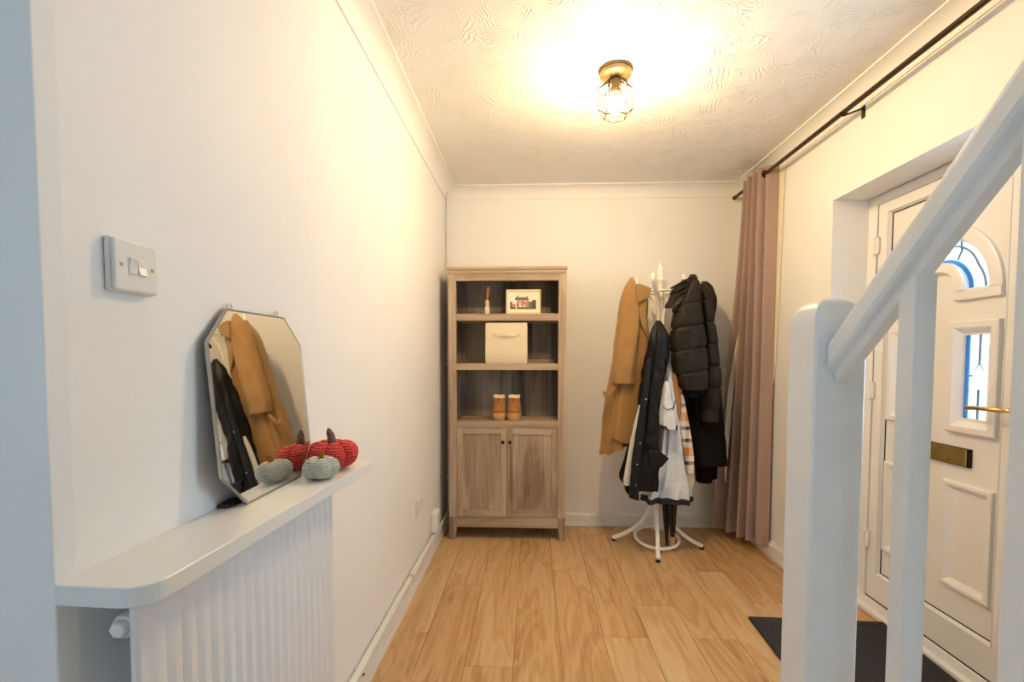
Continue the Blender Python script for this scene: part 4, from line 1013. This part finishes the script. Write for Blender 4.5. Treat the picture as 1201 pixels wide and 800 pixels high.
# navy jacket
g2, part = garment('rain_jacket', 'black padded jacket hanging open with pale lining and press studs', 'jacket', (0.74, 3.02, 0.44))
navy = [(1.486, 0.758, 0.778), (1.47, 0.743, 0.794), (1.444, 0.733, 0.81), (1.397, 0.718, 0.826), (1.314, 0.709, 0.838), (1.189, 0.684, 0.814), (1.073, 0.665, 0.79), (0.942, 0.655, 0.781), (0.783, 0.640, 0.781), (0.623, 0.628, 0.783), (0.49, 0.622, 0.782), (0.442, 0.622, 0.783)]
part('body', loft(navy, 3.03, 0.075, amp=0.016, kf=(5, 8, 12), seed=12, wr=0.016, tilt=-0.05), 'navy')
pk = part('front_placket', loft([(1.25, 0.690, 0.715), (1.073, 0.663, 0.705), (0.942, 0.646, 0.690), (0.783, 0.624, 0.672), (0.623, 0.603, 0.655), (0.49, 0.594, 0.648), (0.40, 0.594, 0.650)], 2.955, 0.018, amp=0.003, kf=(3,), seed=2, wr=0.004, tilt=-0.3), 'navy')
for z, x in ((0.745, 0.650), (0.615, 0.634), (0.490, 0.628), (1.01, 0.680)):
    part('press_stud', MB().lathe([(0.0, -0.004), (0.0045, -0.003), (0.0050, 0.004)], (x, 2.937, z), 10, 'Y'), 'chrome', parent=None)
part('inner_lining', loft([(0.97, 0.652, 0.675), (0.86, 0.625, 0.66), (0.74, 0.602, 0.65), (0.62, 0.580, 0.64), (0.50, 0.562, 0.62), (0.475, 0.566, 0.61)], 2.995, 0.020, amp=0.004, kf=(3, 5), seed=4), 'lining')
part('back_hem', loft([(0.72, 0.600, 0.66), (0.62, 0.578, 0.66), (0.53, 0.550, 0.66), (0.49, 0.552, 0.665), (0.455, 0.580, 0.664), (0.41, 0.590, 0.662), (0.385, 0.615, 0.655)], 3.06, 0.030, amp=0.006, kf=(3, 5), seed=8, tilt=-0.2), 'blackcloth')
part('pocket_flap', slab([(0.700, 0.700), (0.780, 0.690), (0.832, 0.648), (0.784, 0.592), (0.715, 0.600)], 2.95, 0.03, 0.01), 'navy', smooth=30, bevel=0.006)

# pale jacket
g3, part = garment('light_jacket', 'pale grey jacket with a navy hem hanging behind the black one', 'jacket', (0.86, 3.12, 0.33))
pale = [(1.257, 0.818, 0.861), (1.121, 0.826, 0.874), (1.013, 0.811, 0.897), (0.877, 0.808, 0.926), (0.795, 0.804, 0.938), (0.713, 0.794, 0.95), (0.587, 0.769, 0.979), (0.471, 0.727, 1.013), (0.372, 0.702, 1.02)]
part('body', loft(pale, 3.115, 0.085, amp=0.034, kf=(5, 8, 13), seed=21, wr=0.012), 'pale')
part('hem_band', loft([(0.380, 0.700, 1.022), (0.360, 0.699, 1.024), (0.340, 0.700, 1.023)], 3.115, 0.089, amp=0.034, kf=(5, 8, 13), seed=21, wr=0.0, m=8), 'hem')
part('sleeve', loft([(1.117, 0.804, 0.83), (1.075, 0.795, 0.841), (0.997, 0.783, 0.858), (0.918, 0.779, 0.879), (0.85, 0.777, 0.891), (0.824, 0.788, 0.886)], 3.01, 0.042, amp=0.010, kf=(3, 6), seed=31, wr=0.006), 'pale')
part('sleeve_cuff', loft([(0.850, 0.781, 0.888), (0.836, 0.779, 0.890), (0.822, 0.784, 0.886)], 3.01, 0.040, amp=0.004, seed=31, m=6), 'hem')
part('drawcord', MB().tube([(0.79, 2.965, 0.96), (0.815, 2.955, 0.945), (0.85, 2.962, 0.955), (0.866, 2.972, 1.0), (0.84, 2.964, 0.90)], 0.003, 8), 'hem')

# scarf
sc = thing('plaid_scarf', 'orange, black and cream plaid scarf with fringe between the jackets', 'scarf', (0.94, 3.06, 0.45))
def scp(name, mb, mat, **kw):
    mb.v = [(x - 0.94, y - 3.06, z - 0.45) for x, y, z in mb.v]; return obj(name, mb, mat, sc, smooth=70, **kw)
scp('folded_end', loft([(1.16, 0.875, 0.905), (1.085, 0.869, 0.905), (1.042, 0.869, 0.917), (0.97, 0.878, 0.930), (0.90, 0.890, 0.930)], 3.06, 0.022, amp=0.004, kf=(3, 4), seed=41), 'orange')
scp('cloth', loft([(1.12, 0.89, 0.92), (0.99, 0.89, 0.955), (0.923, 0.892, 0.968), (0.75, 0.933, 1.002), (0.636, 0.961, 1.018), (0.527, 0.968, 1.020)], 3.085, 0.022, amp=0.006, kf=(3, 5), seed=42), 'plaid')
for i in range(9):
    x = 0.972 + 0.0055 * i
    scp('fringe', MB().tube([(x, 3.075 + 0.004 * (i % 3), 0.535), (x + 0.001, 3.073, 0.49), (x - 0.004 + 0.001 * (i % 4), 3.075, 0.450 - 0.006 * (i % 3))], 0.0028, 6), 'fringe')

# puffer
g4, part = garment('puffer_jacket', 'dark brown quilted puffer jacket hanging beside the curtain', 'jacket', (1.05, 3.12, 0.55))
puf_sl = [(1.767, 0.97, 0.99), (1.736, 0.95, 1.006), (1.694, 0.93, 1.02), (1.642, 0.91, 1.024), (1.591, 0.891, 1.03), (1.528, 0.866, 1.036), (1.466, 0.851, 1.05), (1.388, 0.845, 1.064), (1.314, 0.848, 1.071), (1.241, 0.857, 1.077), (1.173, 0.871, 1.079), (1.11, 0.898, 1.075), (1.062, 0.925, 1.065)]
QU = (1.590, 0.140, 0.16, 0.009)
s1 = part('sleeve', loft(puf_sl, 3.05, 0.075, m=110, n=64, amp=0.004, kf=(4, 7), seed=51, quilt=QU, wr=0.007), 'puffer')
part('cuff', loft([(1.072, 0.93, 1.062), (1.045, 0.936, 1.058), (1.015, 0.941, 1.056)], 3.05, 0.050, amp=0.008, kf=(9, 14), seed=52, m=10), 'blackcloth', parent=None)
puf_body = [(1.727, 1.03, 1.114), (1.668, 1.0, 1.142), (1.586, 0.98, 1.154), (1.476, 0.967, 1.167), (1.367, 0.958, 1.186), (1.201, 0.971, 1.211), (1.035, 0.985, 1.225), (0.869, 1.0, 1.239), (0.718, 1.02, 1.264), (0.561, 1.03, 1.273)]
part('body', loft(puf_body, 3.225, 0.095, m=110, n=64, amp=0.008, kf=(4, 6), seed=53, wr=0.008), 'blackcloth')
puf2 = [(1.72, 1.03, 1.08), (1.657, 1.045, 1.108), (1.551, 1.055, 1.126), (1.444, 1.07, 1.144), (1.337, 1.078, 1.162), (1.203, 1.080, 1.175), (1.041, 1.077, 1.184), (0.933, 1.069, 1.175), (0.857, 1.07, 1.171)]
part('sleeve', loft(puf2, 3.115, 0.055, m=110, n=56, amp=0.004, kf=(4, 6), seed=54, quilt=(1.345, 0.135, -0.12, 0.010), wr=0.006), 'puffer')
part('cuff', loft([(0.864, 1.078, 1.166), (0.84, 1.082, 1.164), (0.82, 1.084, 1.162)], 3.115, 0.042, amp=0.007, kf=(9, 13), seed=55, m=8), 'blackcloth')
cl = part('collar', loft([(1.740, 0.925, 0.985), (1.720, 0.905, 0.985), (1.695, 0.872, 0.975), (1.668, 0.850, 0.965), (1.640, 0.848, 0.955), (1.610, 0.834, 0.935), (1.585, 0.820, 0.915), (1.568, 0.822, 0.885)], 3.06, 0.055, amp=0.012, kf=(4, 7), seed=56, wr=0.006), 'puffer')
for k in range(3):
    z = 1.700 - 0.034 * k
    part('collar_fold', MB().tube([(0.845 - 0.006 * k, 3.035, z - 0.018), (0.885 - 0.005 * k, 3.002, z + 0.006), (0.930, 2.996, z + 0.030), (0.965, 3.01, z + 0.045)], 0.0055, 8), 'puffer', parent=cl)
part('toggle', MB().lathe([(0, -0.016), (0.014, -0.012), (0.016, 0.0), (0.014, 0.012), (0, 0.016)], (0.863, 3.01, 1.545), 12), 'blackcloth')

# black coat behind
g5, part = garment('black_coat', 'plain black coat with a maroon hood hung behind the puffer jacket', 'coat', (1.2, 3.38, 0.42))
part('hood', loft([(1.773, 1.141, 1.175), (1.739, 1.125, 1.204), (1.659, 1.118, 1.237), (1.573, 1.118, 1.235), (1.487, 1.118, 1.22), (1.44, 1.13, 1.205)], 3.36, 0.060, amp=0.006, kf=(3, 5), seed=61), 'maroon')
part('body', loft([(1.50, 1.135, 1.205), (1.42, 1.115, 1.222), (1.314, 1.105, 1.235), (1.082, 1.105, 1.256), (0.791, 1.115, 1.268), (0.526, 1.130, 1.273), (0.426, 1.145, 1.269)], 3.385, 0.060, amp=0.010, kf=(4, 7), seed=62, tilt=0.05), 'blackcloth')
part('sleeve', loft([(0.90, 1.08, 1.17), (0.70, 1.085, 1.175), (0.50, 1.088, 1.19), (0.435, 1.092, 1.192)], 3.25, 0.05, amp=0.006, kf=(3, 5), seed=63), 'blackcloth')

# folded umbrellas standing in the base ring
def umbrella(label, base, topx, topy, H_, tip_mat, dots):
    t = thing('folded_umbrella', label, 'umbrella', (base[0], base[1], 0.001))
    dx, dy = (topx - base[0]) / H_, (topy - base[1]) / H_
    def ring(z, r, n=18, fl=0.25):
        return [(dx * z + r * (1 + fl * math.sin(6 * a)) * math.cos(a), dy * z + r * (1 + fl * math.sin(6 * a)) * math.sin(a), z) for a in [2 * PI * k / n for k in range(n)]]
    obj('canopy', MB().rings([ring(z, r) for z, r in ((0.085, 0.009), (0.10, 0.013), (0.18, 0.019), (0.30, 0.024), (0.42, 0.026), (0.52, 0.022), (0.56, 0.008))]), 'umb', t, smooth=60)
    obj('tip', MB().rings([ring(z, r, 12, 0) for z, r in ((0.0, 0.006), (0.004, 0.0085), (0.03, 0.010), (0.088, 0.0105), (0.09, 0.004))]), tip_mat, t, smooth=50)
    obj('tip_end', MB().rings([ring(z, r, 12, 0) for z, r in ((0.0, 0.0088), (0.008, 0.0098))]), 'rubber', t)
    obj('shaft', MB().rings([ring(z, 0.005, 8, 0) for z in (0.55, H_)]), 'black_metal', t)
    rr = random.Random(5)
    if dots:
        for k in range(26):
            z = rr.uniform(0.11, 0.34); a = rr.uniform(PI * 1.0, PI * 2.0); r = np.interp(z, [0.1, 0.18, 0.3, 0.42], [0.013, 0.019, 0.024, 0.026]) * (1 + 0.25 * math.sin(6 * a))
            obj('dot', MB().lathe([(0.0, -0.002), (0.0022, 0.0), (0.0, 0.002)], (dx * z + r * math.cos(a), dy * z + r * math.sin(a), z), 8, 'Y'), 'umb_dot', t)
umbrella('black folded umbrella with mustard dots and wooden tip in the stand', (0.922, 3.175), 0.905, 3.14, 0.62, 'lightwood', True)
umbrella('plain black folded umbrella with black tip leaning in the stand', (0.905, 3.245), 0.872, 3.215, 0.60, 'umb', False)
